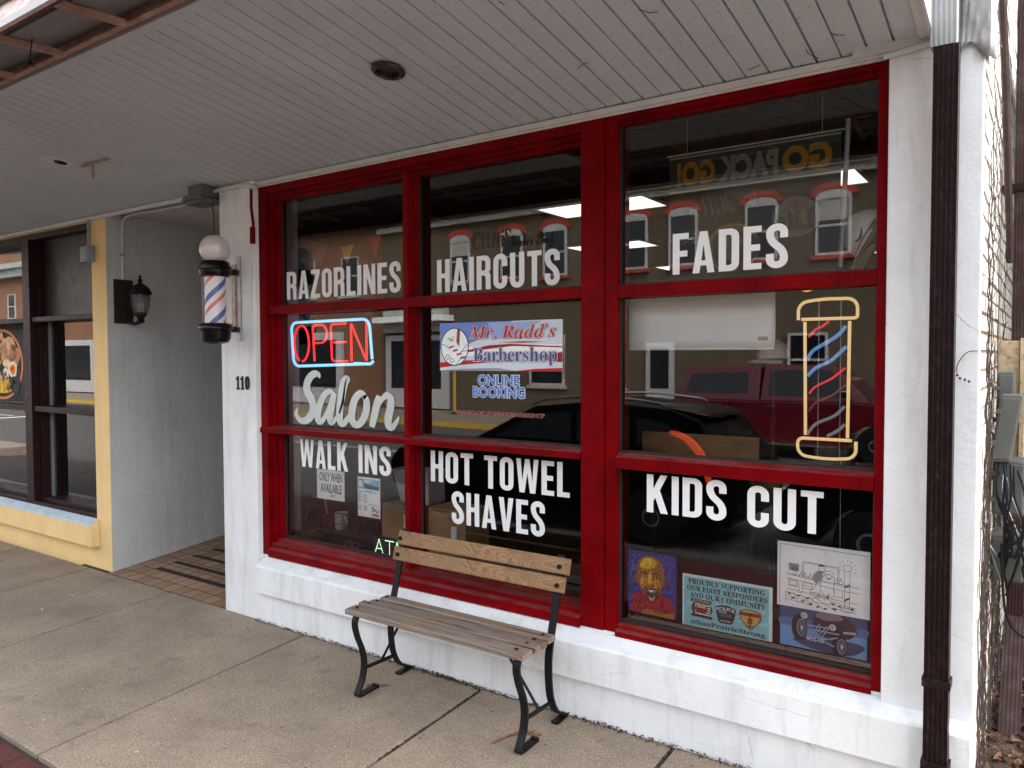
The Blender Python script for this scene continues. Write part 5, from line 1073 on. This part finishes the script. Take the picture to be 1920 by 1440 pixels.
for cx, cy, rx, ry in ((.255, .36, .095, .235), (.72, .16, .085, .20)): pr.ell(cx-.02, cy, rx, ry, F8(16, 18, 26), 30); pr.ell(cx+.005, cy, rx*.62, ry*.66, F8(110, 128, 146), 26); pr.ell(cx+.008, cy, rx*.52, ry*.56, F8(32, 40, 54), 24); pr.lines([[(cx+.008+rx*.5*math.cos(a), cy+ry*.52*math.sin(a)), (cx+.008-rx*.5*math.cos(a), cy-ry*.52*math.sin(a))] for a in [k*PI/6 for k in range(6)]], .006, F8(140, 156, 170)); pr.ell(cx+.008, cy, .014, .03, F8(170, 182, 192))
pr.lines([[(.40, .30), (.47, .48)], [(.43, .28), (.49, .44)], [(.46, .28), (.56, .46)], [(.50, .26), (.58, .44)], [(.33, .42), (.60, .44)], [(.36, .26), (.64, .14)], [(.44, .18), (.68, .30)], [(.40, .36), (.70, .36)]], .022, F8(136, 152, 170)); pr.lines([[(.36, .45), (.44, .52)], [(.55, .40), (.74, .40)], [(.38, .24), (.52, .2)]], .014, F8(26, 30, 40))
for cx, cy in ((.29, .58), (.62, .46)): pr.ell(cx, cy, .04, .055, F8(190, 186, 180)); pr.ell(cx-.005, cy, .028, .04, F8(150, 146, 144))
pr.text('MOG 735', .33, .52, .165, .235, F8(186, 192, 198), .02)
tag(pr.build('car_picture'), 'blue picture of a vintage three wheeled car below the cartoon', 'picture')
# goods on the ledge
t = thing('wicker_basket', 'brown wicker basket at the left end of the window ledge', 'basket', (-4.0, .34, .40))
m = MB(); m.lathe([(.001, .0), (.10, 0), (.13, .09), (.137, .095), (.128, .10), (.09, .02), (.001, .02)], (-4.03, .36, .40), 28); m.build('bowl', M['wicker'], t)
m = MB()
for k in range(5): m.tube([(-4.03+(.105+.007*k)*math.cos(a), .36+(.105+.007*k)*math.sin(a), .415+.02*k+.004*math.sin(a*14+k*PI)) for a in [2*PI*i/56 for i in range(56)]], .007, 5, True)
m.build('weave', M['wicker'], t, smooth=True)
t = thing('tablet', 'black tablet with a white rim leaning behind the wicker basket', 'tablet', (-4.05, .5, .5))
m = MB(); m.prism([(-4.17, .50), (-3.97, .50), (-3.99, .66), (-4.13, .66)], 'y', .505, .512); m.build('plate', M['black'], t); m = MB(); m.tube([(-4.175, .50, .49), (-4.135, .50, .668), (-3.985, .50, .668), (-3.955, .50, .49)], .007, 6); m.build('rim', M['frame_white'], t, smooth=True)
m = MB(); m.lathe([(.001, 0), (.038, 0), (.046, .10), (.048, .105), (.043, .10), (.035, .01), (.001, .01)], (-3.775, .45, .50), 24); t = thing('mug', 'white mug standing in the wire tray', 'mug', (-3.775, .45, .5)); m.build('cup', M['frame_white'], t, smooth=True); m = MB(); m.tube(catmull([(-3.735, .43, .585), (-3.70, .42, .58), (-3.69, .42, .555), (-3.705, .425, .53), (-3.735, .43, .525)], 4), .006, 6); m.build('handle', M['frame_white'], t, smooth=True)
t = thing('wire_tray', 'black wire tray on a dark shelf in the lower left pane', 'tray', (-3.7, .42, .5)); m = MB()
m.box(-4.0, -3.35, .36, .60, .488, .499); m.build('shelf', M['black_matte'], t); m = MB()
for zz in (.55, .62): m.tube([(-3.98, .37, zz), (-3.37, .37, zz)], .0025, 5); m.tube([(-3.98, .59, zz), (-3.37, .59, zz)], .0025, 5)
for k in range(9): xx = -3.98+k*.076; m.tube([(xx, .37, .50), (xx, .37, .62)], .002, 5)
m.build('wires', M['black_iron'], t)
t = thing('clipper_case', 'small dark red case beside the white mug', 'case', (-3.87, .45, .5)); m = MB(); m.box(-3.93, -3.835, .42, .50, .50, .575); m.build('case', mk('dark_red_plastic', (.16, .012, .02), .4), t, bevel=.012); m = MB(); m.box(-3.925, -3.84, .418, .42, .545, .548); m.build('latch_line', M['black'], t)
for xx, hh, lb in ((-3.60, .09, 'tallest dark bottle beside the white mug'), (-3.545, .07, 'short dark bottle second from the mug'), (-3.49, .085, 'dark bottle third from the mug'), (-3.44, .06, 'smallest dark bottle at the end of the wire tray')):
    m = MB(); m.lathe([(.001, 0), (.02, 0), (.021, hh*.7), (.009, hh*.82), (.009, hh), (.001, hh)], (xx, .46, .50), 14); tag(m.build('bottle', M['black'], None, smooth=True), lb, 'bottle', 'bottles on the window ledge')
for (x0, x1, y0, z0, z1, lb, dx) in ((-3.30, -3.02, .34, .525, .735, 'brown cardboard box behind the hours sheet', 0), (-2.93, -2.66, .34, .50, .752, 'brown cardboard box behind the bench top slat', 0)):
    t = thing('cardboard_box', lb, 'box', ((x0+x1)/2, y0+.1, z0)); m = MB(); m.box(x0, x1, y0, y0+.22, .40, z1); m.build('carton', M['card'], t, bevel=.003)
    m = MB(); m.box(x0, x1, y0-.002, y0, z1-.016, z1-.012); m.build('flap_seam', M['wood_board'], t); m = MB(); m.box(x1-.10, x1-.06, y0-.003, y0-.001, z0+.06, z0+.16); m.build('sticker', M['paper'], t)
t = thing('plastic_bin', 'pale plastic bin leaning on top of the cardboard box', 'bin', (-3.15, .5, .74)); m = MB(); m.prism([(-3.27, .925), (-2.98, .925), (-2.98, .742), (-3.20, .742)], 'y', .40, .55); m.build('body', mk('pale_plastic', (.42, .42, .42), .5), t, bevel=.006); m = MB(); m.box(-3.28, -2.975, .39, .56, .925, .937); m.build('rim', mk('pale_plastic_rim', (.45, .45, .45), .5), t)
t = thing('reading_glasses', 'red rimmed glasses on the sill of the lower left pane', 'glasses', (-3.38, .17, .51)); m = MB()
for cx in (-3.43, -3.37): m.tube([(cx+.028*math.cos(a), .19+.01*math.sin(a), .497+.014*math.sin(a)) for a in [2*PI*i/18 for i in range(18)]], .003, 5, True)
m.build('rims', mk('red_plastic', (.3, .01, .02), .3), t, smooth=True); m = MB(); m.tube([(-3.34, .19, .50), (-3.30, .25, .495)], .002, 5); m.build('temple', M['black'], t)
t = thing('wooden_plank', 'brown wooden plank standing behind the middle right pane', 'plank', (-1.3, .3, 1.15)); m = MB(); m.box(-1.592, -1.04, .345, .37, 1.145, 1.256); m.build('board', M['wood_board'], t, bevel=.004)
m = MB(); m.box(-1.60, -1.03, .37, .39, 1.135, 1.145); m.tube([(-1.55, .37, .40), (-1.55, .37, 1.14)], .012, 6); m.tube([(-1.08, .37, .40), (-1.08, .37, 1.14)], .012, 6); m.build('stand', M['black_iron'], t)
# caps hung inside
def ball_cap(cx, cy, cz, label, s=1.0):
    t = thing('baseball_cap', label, 'cap', (cx, cy, cz)); m = MB(); N1, N2 = 9, 20; V = []
    for j in range(N1):
        for i in range(N2):
            a = 2*PI*i/N2; p = j/(N1-1)*PI/2
            V.append((cx+s*.085*math.cos(p)*math.sin(a)*.9-.0, cy+s*.10*math.cos(p)*math.cos(a), cz+s*.11*math.sin(p)))
    m.add(V, [(j*N2+i, j*N2+(i+1) % N2, (j+1)*N2+(i+1) % N2, (j+1)*N2+i) for j in range(N1-1) for i in range(N2)]); m.build('crown', M['fabric'], t, smooth=True)
    m = MB(); V = []
    for j in range(5):
        for i in range(13):
            a = PI*(i/12)-PI/2; r_ = .088+.075*j/4*max(0, math.cos(a))**.5
            V.append((cx+s*r_*math.sin(a)*.9, cy-s*r_*math.cos(a), cz-s*.018*(j/4)-.006*abs(math.sin(a))))
    m.add(V, [(j*13+i, j*13+i+1, (j+1)*13+i+1, (j+1)*13+i) for j in range(4) for i in range(12)]); o = m.build('brim', M['fabric'], t, smooth=True); o.modifiers.new('thickness', 'SOLIDIFY').thickness = .003
    return t
t = ball_cap(-.615, .34, 2.085, 'white baseball cap hung high at the right edge of the window', 1.0)
t.location = (-.605, .33, 2.09); t.rotation_euler = (Matrix.Rotation(R(-62), 3, 'Y') @ Matrix.Rotation(R(-72), 3, 'Z')).to_euler()
sw = catmull([(-.03, .0), (-.022, -.012), (.0, -.010), (.032, .006)], 5); m = MB(); hw_ = [.0008+.005*math.sin(PI*i/(len(sw)-1))*(1-.5*i/len(sw)) for i in range(len(sw))]
m.add([(.082-abs(x)*.2, -.045+x, .018+z) for x, z in stroke(sw, hw_)], [tuple(range(2*len(sw)))]); o = m.build('swoosh_mark', M['black']); o.parent = t
ball_cap(-1.06, .62, 1.60, 'white baseball cap on a stand behind the middle right pane', .8).rotation_euler = (0, 0, R(-35))
m = MB(); t = thing('cap_stand', 'dark post holding the white cap behind the middle right pane', 'stand', (-1.06, .62, .4)); m.tube([(-1.06, .62, .41), (-1.06, .62, 1.60)], .012, 8); m.build('post', M['black_iron'], t); m = MB(); m.lathe([(.09, 0), (.08, .012), (.02, .02)], (-1.06, .62, .40), 20); m.build('foot', M['black_iron'], t)
# mirrored banner seen from behind
bn2 = thing('hanging_banner', 'sheer football banner seen from behind reading GO PACK GO', 'banner', (-1.03, .168, 1.9))
ban = tint_mat('sheer_banner_cloth', (.030, .030, .026), .92, .8); bgrn = tint_mat('sheer_green_band', (.006, .026, .017), .95, .8)
def btint(c, k=.6): return tint_mat('banner_ink', c, k, .8)
m = MB(); m.box(-1.38, -.68, .1685, .1695, 1.90, 2.468); m.build('cloth', ban, bn2)
m = MB(); m.box(-1.38, -.68, .1665, .1675, 2.318, 2.462); m.build('green_band', bgrn, bn2)
crm = btint((.42, .38, .26)); m = MB(); m.box(-1.38, -.68, .1645, .1655, 2.458, 2.465); m.box(-1.38, -.68, .1645, .1655, 2.312, 2.319); m.build('band_edge', crm, bn2)
gold = btint((.34, .17, .012), .75); wht = btint((.24, .24, .225), .65); gry = btint((.20, .20, .19), .55); rdi = btint((.25, .04, .04), .6); nvy = btint((.03, .04, .07), .7)
def mtext(s, x0, x1, z0, z1, mat, off=.03, nm='lettering'):
    vs, fs = text2d(s, off); V = fit(vs, x0, x1, z0, z1); V = [(x0+x1-p[0], p[1]) for p in V]; slab(V, fs, .1625).build(nm, mat, bn2)
mtext('GO', -.90, -.71, 2.335, 2.440, gold, .055); mtext('PACK', -1.16, -.915, 2.335, 2.440, wht, .055); mtext('GO!', -1.345, -1.175, 2.335, 2.440, gold, .055)
mtext(serif('Miller', 'script'), -1.29, -1.09, 2.20, 2.29, gry, .01); mtext("IT'S", -1.07, -1.005, 2.225, 2.29, gry, .02); mtext('TIME.', -1.32, -1.235, 2.09, 2.15, gry, .02)
def oval(cx, cz, rx, rz, mat, y): vs, fs = fill2d([ell(cx, cz, rx, rz, 36)]); slab(vs, fs, y).build('emblem', mat, bn2)
oval(-1.10, 2.06, .115, .10, gold, .1655); oval(-1.10, 2.06, .105, .09, gry, .1645); oval(-.845, 2.16, .10, .085, nvy, .1655); oval(-.845, 2.16, .095, .08, gry, .1645)
mtext(serif('Lite'), -.92, -.775, 2.11, 2.19, nvy, .02, 'emblem'); mtext(serif('Miller', 'script'), -.885, -.80, 2.195, 2.23, rdi, .01, 'emblem')
vs, fs = fill2d([stroke(rline([(-1.06, 2.10), (-1.09, 2.125, .03), (-1.17, 2.12, .05), (-1.17, 2.0, .05), (-1.06, 1.995, .04), (-1.06, 2.05), (-1.11, 2.05)], 5), .012)]); slab(vs, fs, .1625).build('emblem', nvy, bn2)
m = MB(); m.tube([(-.655, .168, 2.51), (-.678, .168, 1.95)], .010, 8); m.build('pole', mk('pale_pole', (.25, .24, .24), .4), bn2, smooth=True)
m = MB(); m.tube([(-1.39, .168, 2.475), (-.655, .168, 2.475)], .004, 6); m.tube([(-1.3, .168, 2.475), (-1.3, .168, 2.765)], .0012, 4); m.tube([(-.75, .168, 2.475), (-.75, .168, 2.765)], .0012, 4); m.build('top_rod', M['steel'], bn2)
# ceiling lights inside
for x, y, lb in ((-2.86, 2.28, 'lit ceiling panel seen through the two upper right panes'), (-1.46, 2.32, 'lit ceiling panel behind the hanging banner pole'), (-4.0, 4.20, 'lit ceiling panel above the HAIRCUTS lettering'), (-4.1, 6.4, 'lit ceiling panel far back in the shop behind FADES'), (-1.1, 4.3, 'lit ceiling panel behind the white cap'), (-1.2, 6.5, 'lit ceiling panel deepest in the shop beside the cap')):
    x = max(x, -3.8)
    t = thing('ceiling_light', lb, 'ceiling light', (x, y, 2.75), 'ceiling lights in the barbershop')
    m = MB(); m.box(x-.44, x+.44, y-.22, y+.22, 2.752, 2.76); m.build('diffuser', M['panel_light'], t)
    m = MB(); 
    for a in ((x-.455, x+.455, y-.235, y-.221), (x-.455, x+.455, y+.221, y+.235), (x-.455, x-.441, y-.2205, y+.2205), (x+.441, x+.455, y-.2205, y+.2205)): m.box(*a, 2.748, 2.763)
    m.build('frame', M['trim'], t)
t = thing('spot_lamp_bar', 'bar of small bright spot lamps deep inside the shop', 'lamps', (-1.2, 5.2, 2.4)); m = MB(); m.box(-1.5, -1.0, 5.2, 5.23, 2.45, 2.48); m.build('bar', M['black_iron'], t)
for xx in (-1.42, -1.25, -1.12): m = MB(); m.lathe([(.001, -.03), (.03, -.02), (.035, 0), (.02, .03)], (xx, 5.2, 2.41), 14); m.build('lamp_head', M['spot_light'], t, smooth=True)
t = thing('amber_lamp', 'amber globe lamp at the top of the neon pole pane', 'lamp', (-.86, .5, 1.86)); m = MB(); m.lathe([(.001, -.034)]+[(.038*math.cos(R(a)), .034*math.sin(R(a))) for a in range(-70, 80, 15)]+[(.001, .034)], (-.85, .36, 1.912), 18); m.build('globe', M['amber'], t, smooth=True); m = MB(); m.tube([(-.85, .36, 1.946), (-.85, .36, 2.765)], .002, 6); m.build('cord', M['rubber'], t)
# pennant string inside upper left pane
t = thing('pennant_string', 'string of small red and yellow pennants inside the upper left pane', 'bunting', (-3.5, .6, 2.4)); m = MB(); P_ = catmull([(-4.2, .55, 2.42), (-3.9, .55, 2.33), (-3.6, .55, 2.36), (-3.3, .55, 2.44), (-2.9, .55, 2.52)], 6); m.tube(P_, .0015, 4); m.build('string', M['black_iron'], t)
for k, (x, z, cc) in enumerate(((-4.05, 2.35, (150, 30, 34)), (-3.80, 2.335, (190, 160, 40)), (-3.55, 2.37, (150, 30, 34)))): m = MB(); m.prism([(x-.06, z), (x+.06, z+.01), (x, z-.12)], 'y', .548, .551); m.build('pennant', F8(*cc), t)

# ================================================================== ACROSS THE STREET (seen in the glass)
def window(parent, cx, y, z0, z1, w_, arch=True, fr_mat='frame_white', n=2):
    wd = thing_part = MB(); f = .07
    m = MB(); m.box(cx-w_/2, cx-w_/2+f, y-.02, y+.06, z0, z1); m.box(cx+w_/2-f, cx+w_/2, y-.02, y+.06, z0, z1); m.box(cx-w_/2+f, cx+w_/2-f, y-.02, y+.055, z0, z0+f); m.box(cx-w_/2+f, cx+w_/2-f, y-.02, y+.055, z1-f, z1); m.box(cx-w_/2+f, cx+w_/2-f, y-.02, y+.05, (z0+z1)/2-.03, (z0+z1)/2+.03)
    if arch: m.prism([(cx-w_/2, z1+.002)]+[(cx+w_/2*math.cos(a), z1+.002+.16*math.sin(a)) for a in [PI-PI*k/10 for k in range(1, 10)]]+[(cx+w_/2, z1+.002)], 'y', y-.02, y+.06)
    wf = m.build('window', M[fr_mat], parent); m = MB(); m.box(cx-w_/2+.02, cx+w_/2-.02, y-.03, y+.02, z0+.02, z1-.02); m.build('pane', M['darkglass'], wf)
    m = MB(); m.box(cx-w_/2-.08, cx+w_/2+.08, y, y+.12, z0-.10, z0-.002); m.build('sill', M['arch_red'] if arch else M['stone'], wf)
    if arch:
        a0 = [PI-PI*k/10 for k in range(11)]
        m = MB(); m.prism([(cx+(w_/2+.14)*math.cos(a), z1+.0+.36*math.sin(a)) for a in a0]+[(cx+w_/2*math.cos(a), z1+.004+.165*math.sin(a)) for a in reversed(a0)], 'y', y, y+.07); m.build('arch', M['arch_red'], wf)
YB = -17.6
ob = thing('tan_brick_building', 'two storey tan brick building with white framed arched windows across the street', 'building', (-9, YB, 0))
m = MB(); m.box(-20.4, 8, YB-8, YB, -.5, 6.35); m.build('wall', M['tan_brick'], ob)
m = MB(); m.box(-20.6, 8.2, YB-.4, YB+.35, 6.35, 6.55); m.box(-20.5, 8.1, YB+.002, YB+.2, 6.15, 6.35); m.build('cornice', M['stone'], ob)
for cx in (-16.7, -14.55, -12.9, -10.1, -8.6, -6.4, -4.6, -2.4, -.2, 2.0): window(ob, cx, YB, 4.15, 5.62, .86)
for cx, hh in ((-16.7, .45), (-4.6, .5)):
    m = MB(); m.box(cx-.35, cx+.35, YB+.021, YB+.03, 5.52-hh, 5.54); m.build('blind', M['stone'], ob)
m = MB(); m.box(-11.75, -11.65, YB, YB+.1, -.2, 6.1); m.build('rain_pipe', M['brown'], ob)
m = MB(); m.box(-20.4, 8, YB+.001, YB+.12, 3.55, 3.75); m.build('string_course', M['stone'], ob)
for cx, z0, z1, w_ in ((-13.2, .7, 2.3, 1.3), (-11.0, .7, 2.3, 1.2), (-5.2, .8, 2.2, 1.0), (-2.6, .8, 2.2, 1.0), (1, .8, 2.2, 1.0)): window(ob, cx, YB, z0, z1, w_, False)
m = MB(); m.box(-9.7, -8.85, YB-.01, YB+.06, -.2, 2.0); d_ = m.build('door', M['frame_white'], ob); m = MB(); m.box(-9.55, -9.0, YB+.06, YB+.075, .7, 1.85); m.build('pane', M['darkglass'], d_)
m = MB(); m.box(-20.2, -17.2, YB, YB+.10, -.2, 2.4); sf = m.build('shop_front', M['frame_white'], ob); m = MB(); m.box(-19.9, -17.5, YB+.10, YB+.12, .5, 2.2); m.build('pane', M['darkglass'], sf); m = MB(); m.box(-20.2, -17.2, YB+.0, YB+.25, 2.5, 3.5); m.build('sign_board', M['stone'], ob); m = MB(); m.box(-20.2, -17.0, YB, YB+.8, 2.85, 3.05); m.build('awning', M['fabric'], ob)
m = MB(); m.tube([(-16.0, YB+1.2, -.26), (-16.0, YB+1.2, 2.7)], .05, 8); t = thing('street_pole', 'yellow grey street pole on the far sidewalk', 'pole', (-16, YB+1.2, -.26)); m.build('post', M['yellowpaint'], t); m = MB(); m.lathe([(.11, 0), (.09, .06), (.055, .08)], (-16, YB+1.2, -.26), 14); m.build('foot', M['black_iron'], t)
rb2 = thing('red_brick_building', 'taller orange brick building with grey cornice at the far corner', 'building', (-34, YB, 0))
m = MB(); m.box(-64, -20.6, YB-9, YB-.2, -.5, 8.0); m.build('wall', M['red_brick'], rb2)
m = MB(); m.box(-64.2, -20.4, YB-.5, YB+.5, 6.9, 7.2); m.box(-64.1, -20.5, YB-.4, YB+.25, 6.45, 6.9); m.build('cornice', mk('grey_cornice', (.30, .33, .33), .6, .15, 2), rb2)
for k in range(17): window(rb2, -22.3-k*2.45, YB-.2, 4.0, 5.5, .95, False, 'stone')
for k in range(8):
    m = MB(); x0 = -24.6-k*4.8; m.box(x0-1.9, x0+1.9, YB-.2, YB-.05, -.2, 2.6); sf = m.build('shop_front', M['stone'] if k % 2 else M['frame_white'], rb2); m = MB(); m.box(x0-1.6, x0+1.6, YB-.06, YB-.02, .45, 2.3); m.build('pane', M['darkglass'], sf)
m = MB(); m.box(-30, -27, YB-.05, YB+.9, 2.7, 3.3); m.build('awning', M['black_matte'], rb2)
fb = thing('grey_building', 'plain grey block closing the far end of the street', 'building', (-90, -12, 0)); m = MB(); m.box(-118, -100, -30, 6, -.5, 8); m.build('wall', M['stone'], fb); m = MB(); m.box(-118.2, -99.8, -30.2, 6.2, 8, 8.3); m.build('roof', M['deck'], fb)
# vehicles
def wheel(parent, x, y, z, r, out):
    m = MB(); m.lathe([(r*.6, -.11), (r*.92, -.11), (r, -.07), (r, .07), (r*.92, .11), (r*.6, .11)], (x, y, z), 28, 'y'); o = m.build('wheel', M['rubber'], parent, smooth=True)
    m = MB(); m.lathe([(.001, out*.10), (r*.3, out*.112), (r*.55, out*.095), (r*.62, out*.10), (r*.62, out*.06)], (x, y, z), 20, 'y')
    m.build('rim', M['steel'], o, smooth=True)
def loft_body(prof, y0, y1, inset_top, zb, zt):
    m = MB(); n = len(prof)
    def yy(z, s): k = max(0, min(1, (z-zb)/(zt-zb))); return (y0+inset_top*k) if s == 0 else (y1-inset_top*k)
    V = [(x, yy(z, 0), z) for x, z in prof]+[(x, yy(z, 1), z) for x, z in prof]
    m.add(V, [tuple(range(n)), tuple(range(2*n-1, n-1, -1))]+[(i, n+i, n+(i+1) % n, (i+1) % n) for i in range(n)]); return m
carred = mk('maroon_car_paint', (.10, .006, .012), .22, .08, 2, coat=.8); carblk = mk('black_car_paint', (.002, .002, .0022), .10, .1, 2, spec=.12)
tk = thing('pickup_truck', 'maroon crew cab pickup with a matching bed cap parked across the street', 'pickup truck', (-4.2, -13.1, -.4))
Y0, Y1 = -13.85, -12.30
m = loft_body([(-6.62, .02), (-6.62, .72), (-1.75, .72), (-1.70, .62), (-1.62, .30), (-1.62, -.02), (-2.2, -.08), (-2.25, .12), (-2.5, .30), (-2.85, .30), (-3.1, .12), (-3.15, -.08), (-5.2, -.08), (-5.25, .12), (-5.5, .30), (-5.85, .30), (-6.1, .12), (-6.15, -.02)], Y0, Y1, .02, 0, .7); m.build('body', carred, tk, bevel=.02)
m = loft_body([(-6.60, .722), (-6.34, 1.36), (-4.80, 1.39), (-4.80, .722)], Y0+.03, Y1-.03, .14, .72, 1.4); m.build('bed_cap', carred, tk, bevel=.02)
m = loft_body([(-4.78, .722), (-4.72, 1.42), (-3.45, 1.43), (-2.78, .76), (-2.76, .722)], Y0+.03, Y1-.03, .16, .72, 1.43); m.build('cab', carred, tk, bevel=.02)
m = loft_body([(-2.74, .722), (-2.74, .80), (-1.80, .76), (-1.74, .722)], Y0+.06, Y1-.06, .03, .72, .8); m.build('bonnet', carred, tk)
for pts in ([(-6.36, .86), (-6.22, 1.26), (-5.05, 1.28), (-5.02, .86)], [(-4.62, .84), (-4.60, 1.32), (-3.95, 1.33), (-3.95, .84)], [(-3.88, .84), (-3.88, 1.33), (-3.50, 1.33), (-3.05, .84)]):
    m = loft_body(pts, Y0+.03-.008, Y1-.03+.008, .15, .72, 1.41); m.build('window', M['darkglass'], tk)
for x in (-5.67, -2.67):
    for y, o_ in ((Y1-.12, 1), (Y0+.12, -1)): wheel(tk, x, y, -.05, .34, o_)
m = MB(); m.box(-6.66, -6.56, Y1-.10, Y1+.005, .40, .66); m.build('tail_light', mk('red_lens', (.4, .01, .01), .2), tk); m = MB(); m.box(-6.75, -6.60, Y0, Y1, -.05, .12); m.build('rear_bumper', M['chrome'], tk, bevel=.02); m = MB(); m.box(-1.66, -1.50, Y0, Y1, -.05, .14); m.build('front_bumper', M['chrome'], tk, bevel=.02)
for x in (-4.62, -3.90): m = MB(); m.box(x, x+.16, Y1, Y1+.025, .60, .635); m.build('door_handle', M['chrome'], tk, bevel=.005)
m = MB(); m.box(-3.25, -3.08, Y1, Y1+.16, .80, .96); m.build('wing_mirror', M['chrome'], tk, bevel=.02); m = MB(); m.box(-5.1, -3.3, Y1-.02, Y1+.06, -.12, -.08); m.build('running_board', M['chrome'], tk)
sv = thing('suv', 'black suv with silver roof rail and lit tail lamp at the near kerb', 'car', (-4.9, -5.1, -.4))
Y0, Y1 = -5.95, -4.30
m = loft_body([(-7.2, -.05), (-7.26, .25), (-7.1, .42), (-6.0, .56), (-2.72, .62), (-2.58, .50), (-2.52, .15), (-2.58, -.08), (-3.0, -.12), (-3.05, .05), (-3.25, .22), (-3.6, .22), (-3.8, .05), (-3.85, -.14), (-6.0, -.14), (-6.05, .05), (-6.25, .22), (-6.6, .22), (-6.8, .05), (-6.85, -.10)], Y0, Y1, .03, 0, .6); m.build('body', carblk, sv, bevel=.025)
m = loft_body([(-5.95, .57), (-5.05, 1.03), (-4.2, 1.12), (-3.3, 1.06), (-2.95, .95), (-2.70, .625)], Y0+.04, Y1-.04, .18, .57, 1.12); m.build('cabin', carblk, sv, bevel=.02)
for pts in ([(-5.55, .66), (-5.0, .94), (-4.55, .98), (-4.5, .66)], [(-4.42, .66), (-4.46, .985), (-3.75, .97), (-3.70, .66)], [(-3.62, .68), (-3.66, .96), (-3.30, .92), (-3.08, .70)]): m = loft_body(pts, Y0+.034, Y1-.034, .18, .57, 1.12); m.build('window', M['darkglass'], sv)
for y in (Y1-.22, Y0+.22): m = MB(); m.tube(catmull([(-5.1, y, 1.04), (-4.9, y, 1.11), (-4.2, y, 1.165), (-3.5, y, 1.12), (-3.35, y, 1.07)], 5), .016, 6); m.build('roof_rail', M['chrome'], sv, smooth=True)
for x in (-6.42, -3.42):
    for y, o_ in ((Y1-.11, 1), (Y0+.11, -1)): wheel(sv, x, y, -.07, .31, o_)
for y0, y1 in ((Y1-.06, Y1+.004),): m = MB(); m.prism(stroke(catmull([(-3.22, .84), (-3.06, .79), (-2.93, .68), (-2.85, .54), (-2.80, .38), (-2.78, .26)], 4), [.008+.03*math.sin(PI*min(1, (i+2)/24)) for i in range(21)]), 'y', y0, y1); m.build('tail_lamp', M['tail'], sv, bevel=.01)
m = MB(); m.prism([(-3.3, 1.065), (-2.92, 1.0), (-2.88, .97), (-3.25, 1.03)], 'y', Y0+.25, Y1-.25); m.build('rear_spoiler', carblk, sv)

def copy_tree(o, parent=None):
    c = o.copy(); COL.objects.link(c)
    if parent: c.parent = parent
    for ch in list(o.children): copy_tree(ch, c)
    return c
sv2 = copy_tree(sv); sv2.location.x += 5.1
sv['group'] = sv2['group'] = 'black suvs parked at the near kerb'
sv2['label'] = 'second black suv standing behind the first, only its bonnet mirrored in the glass'
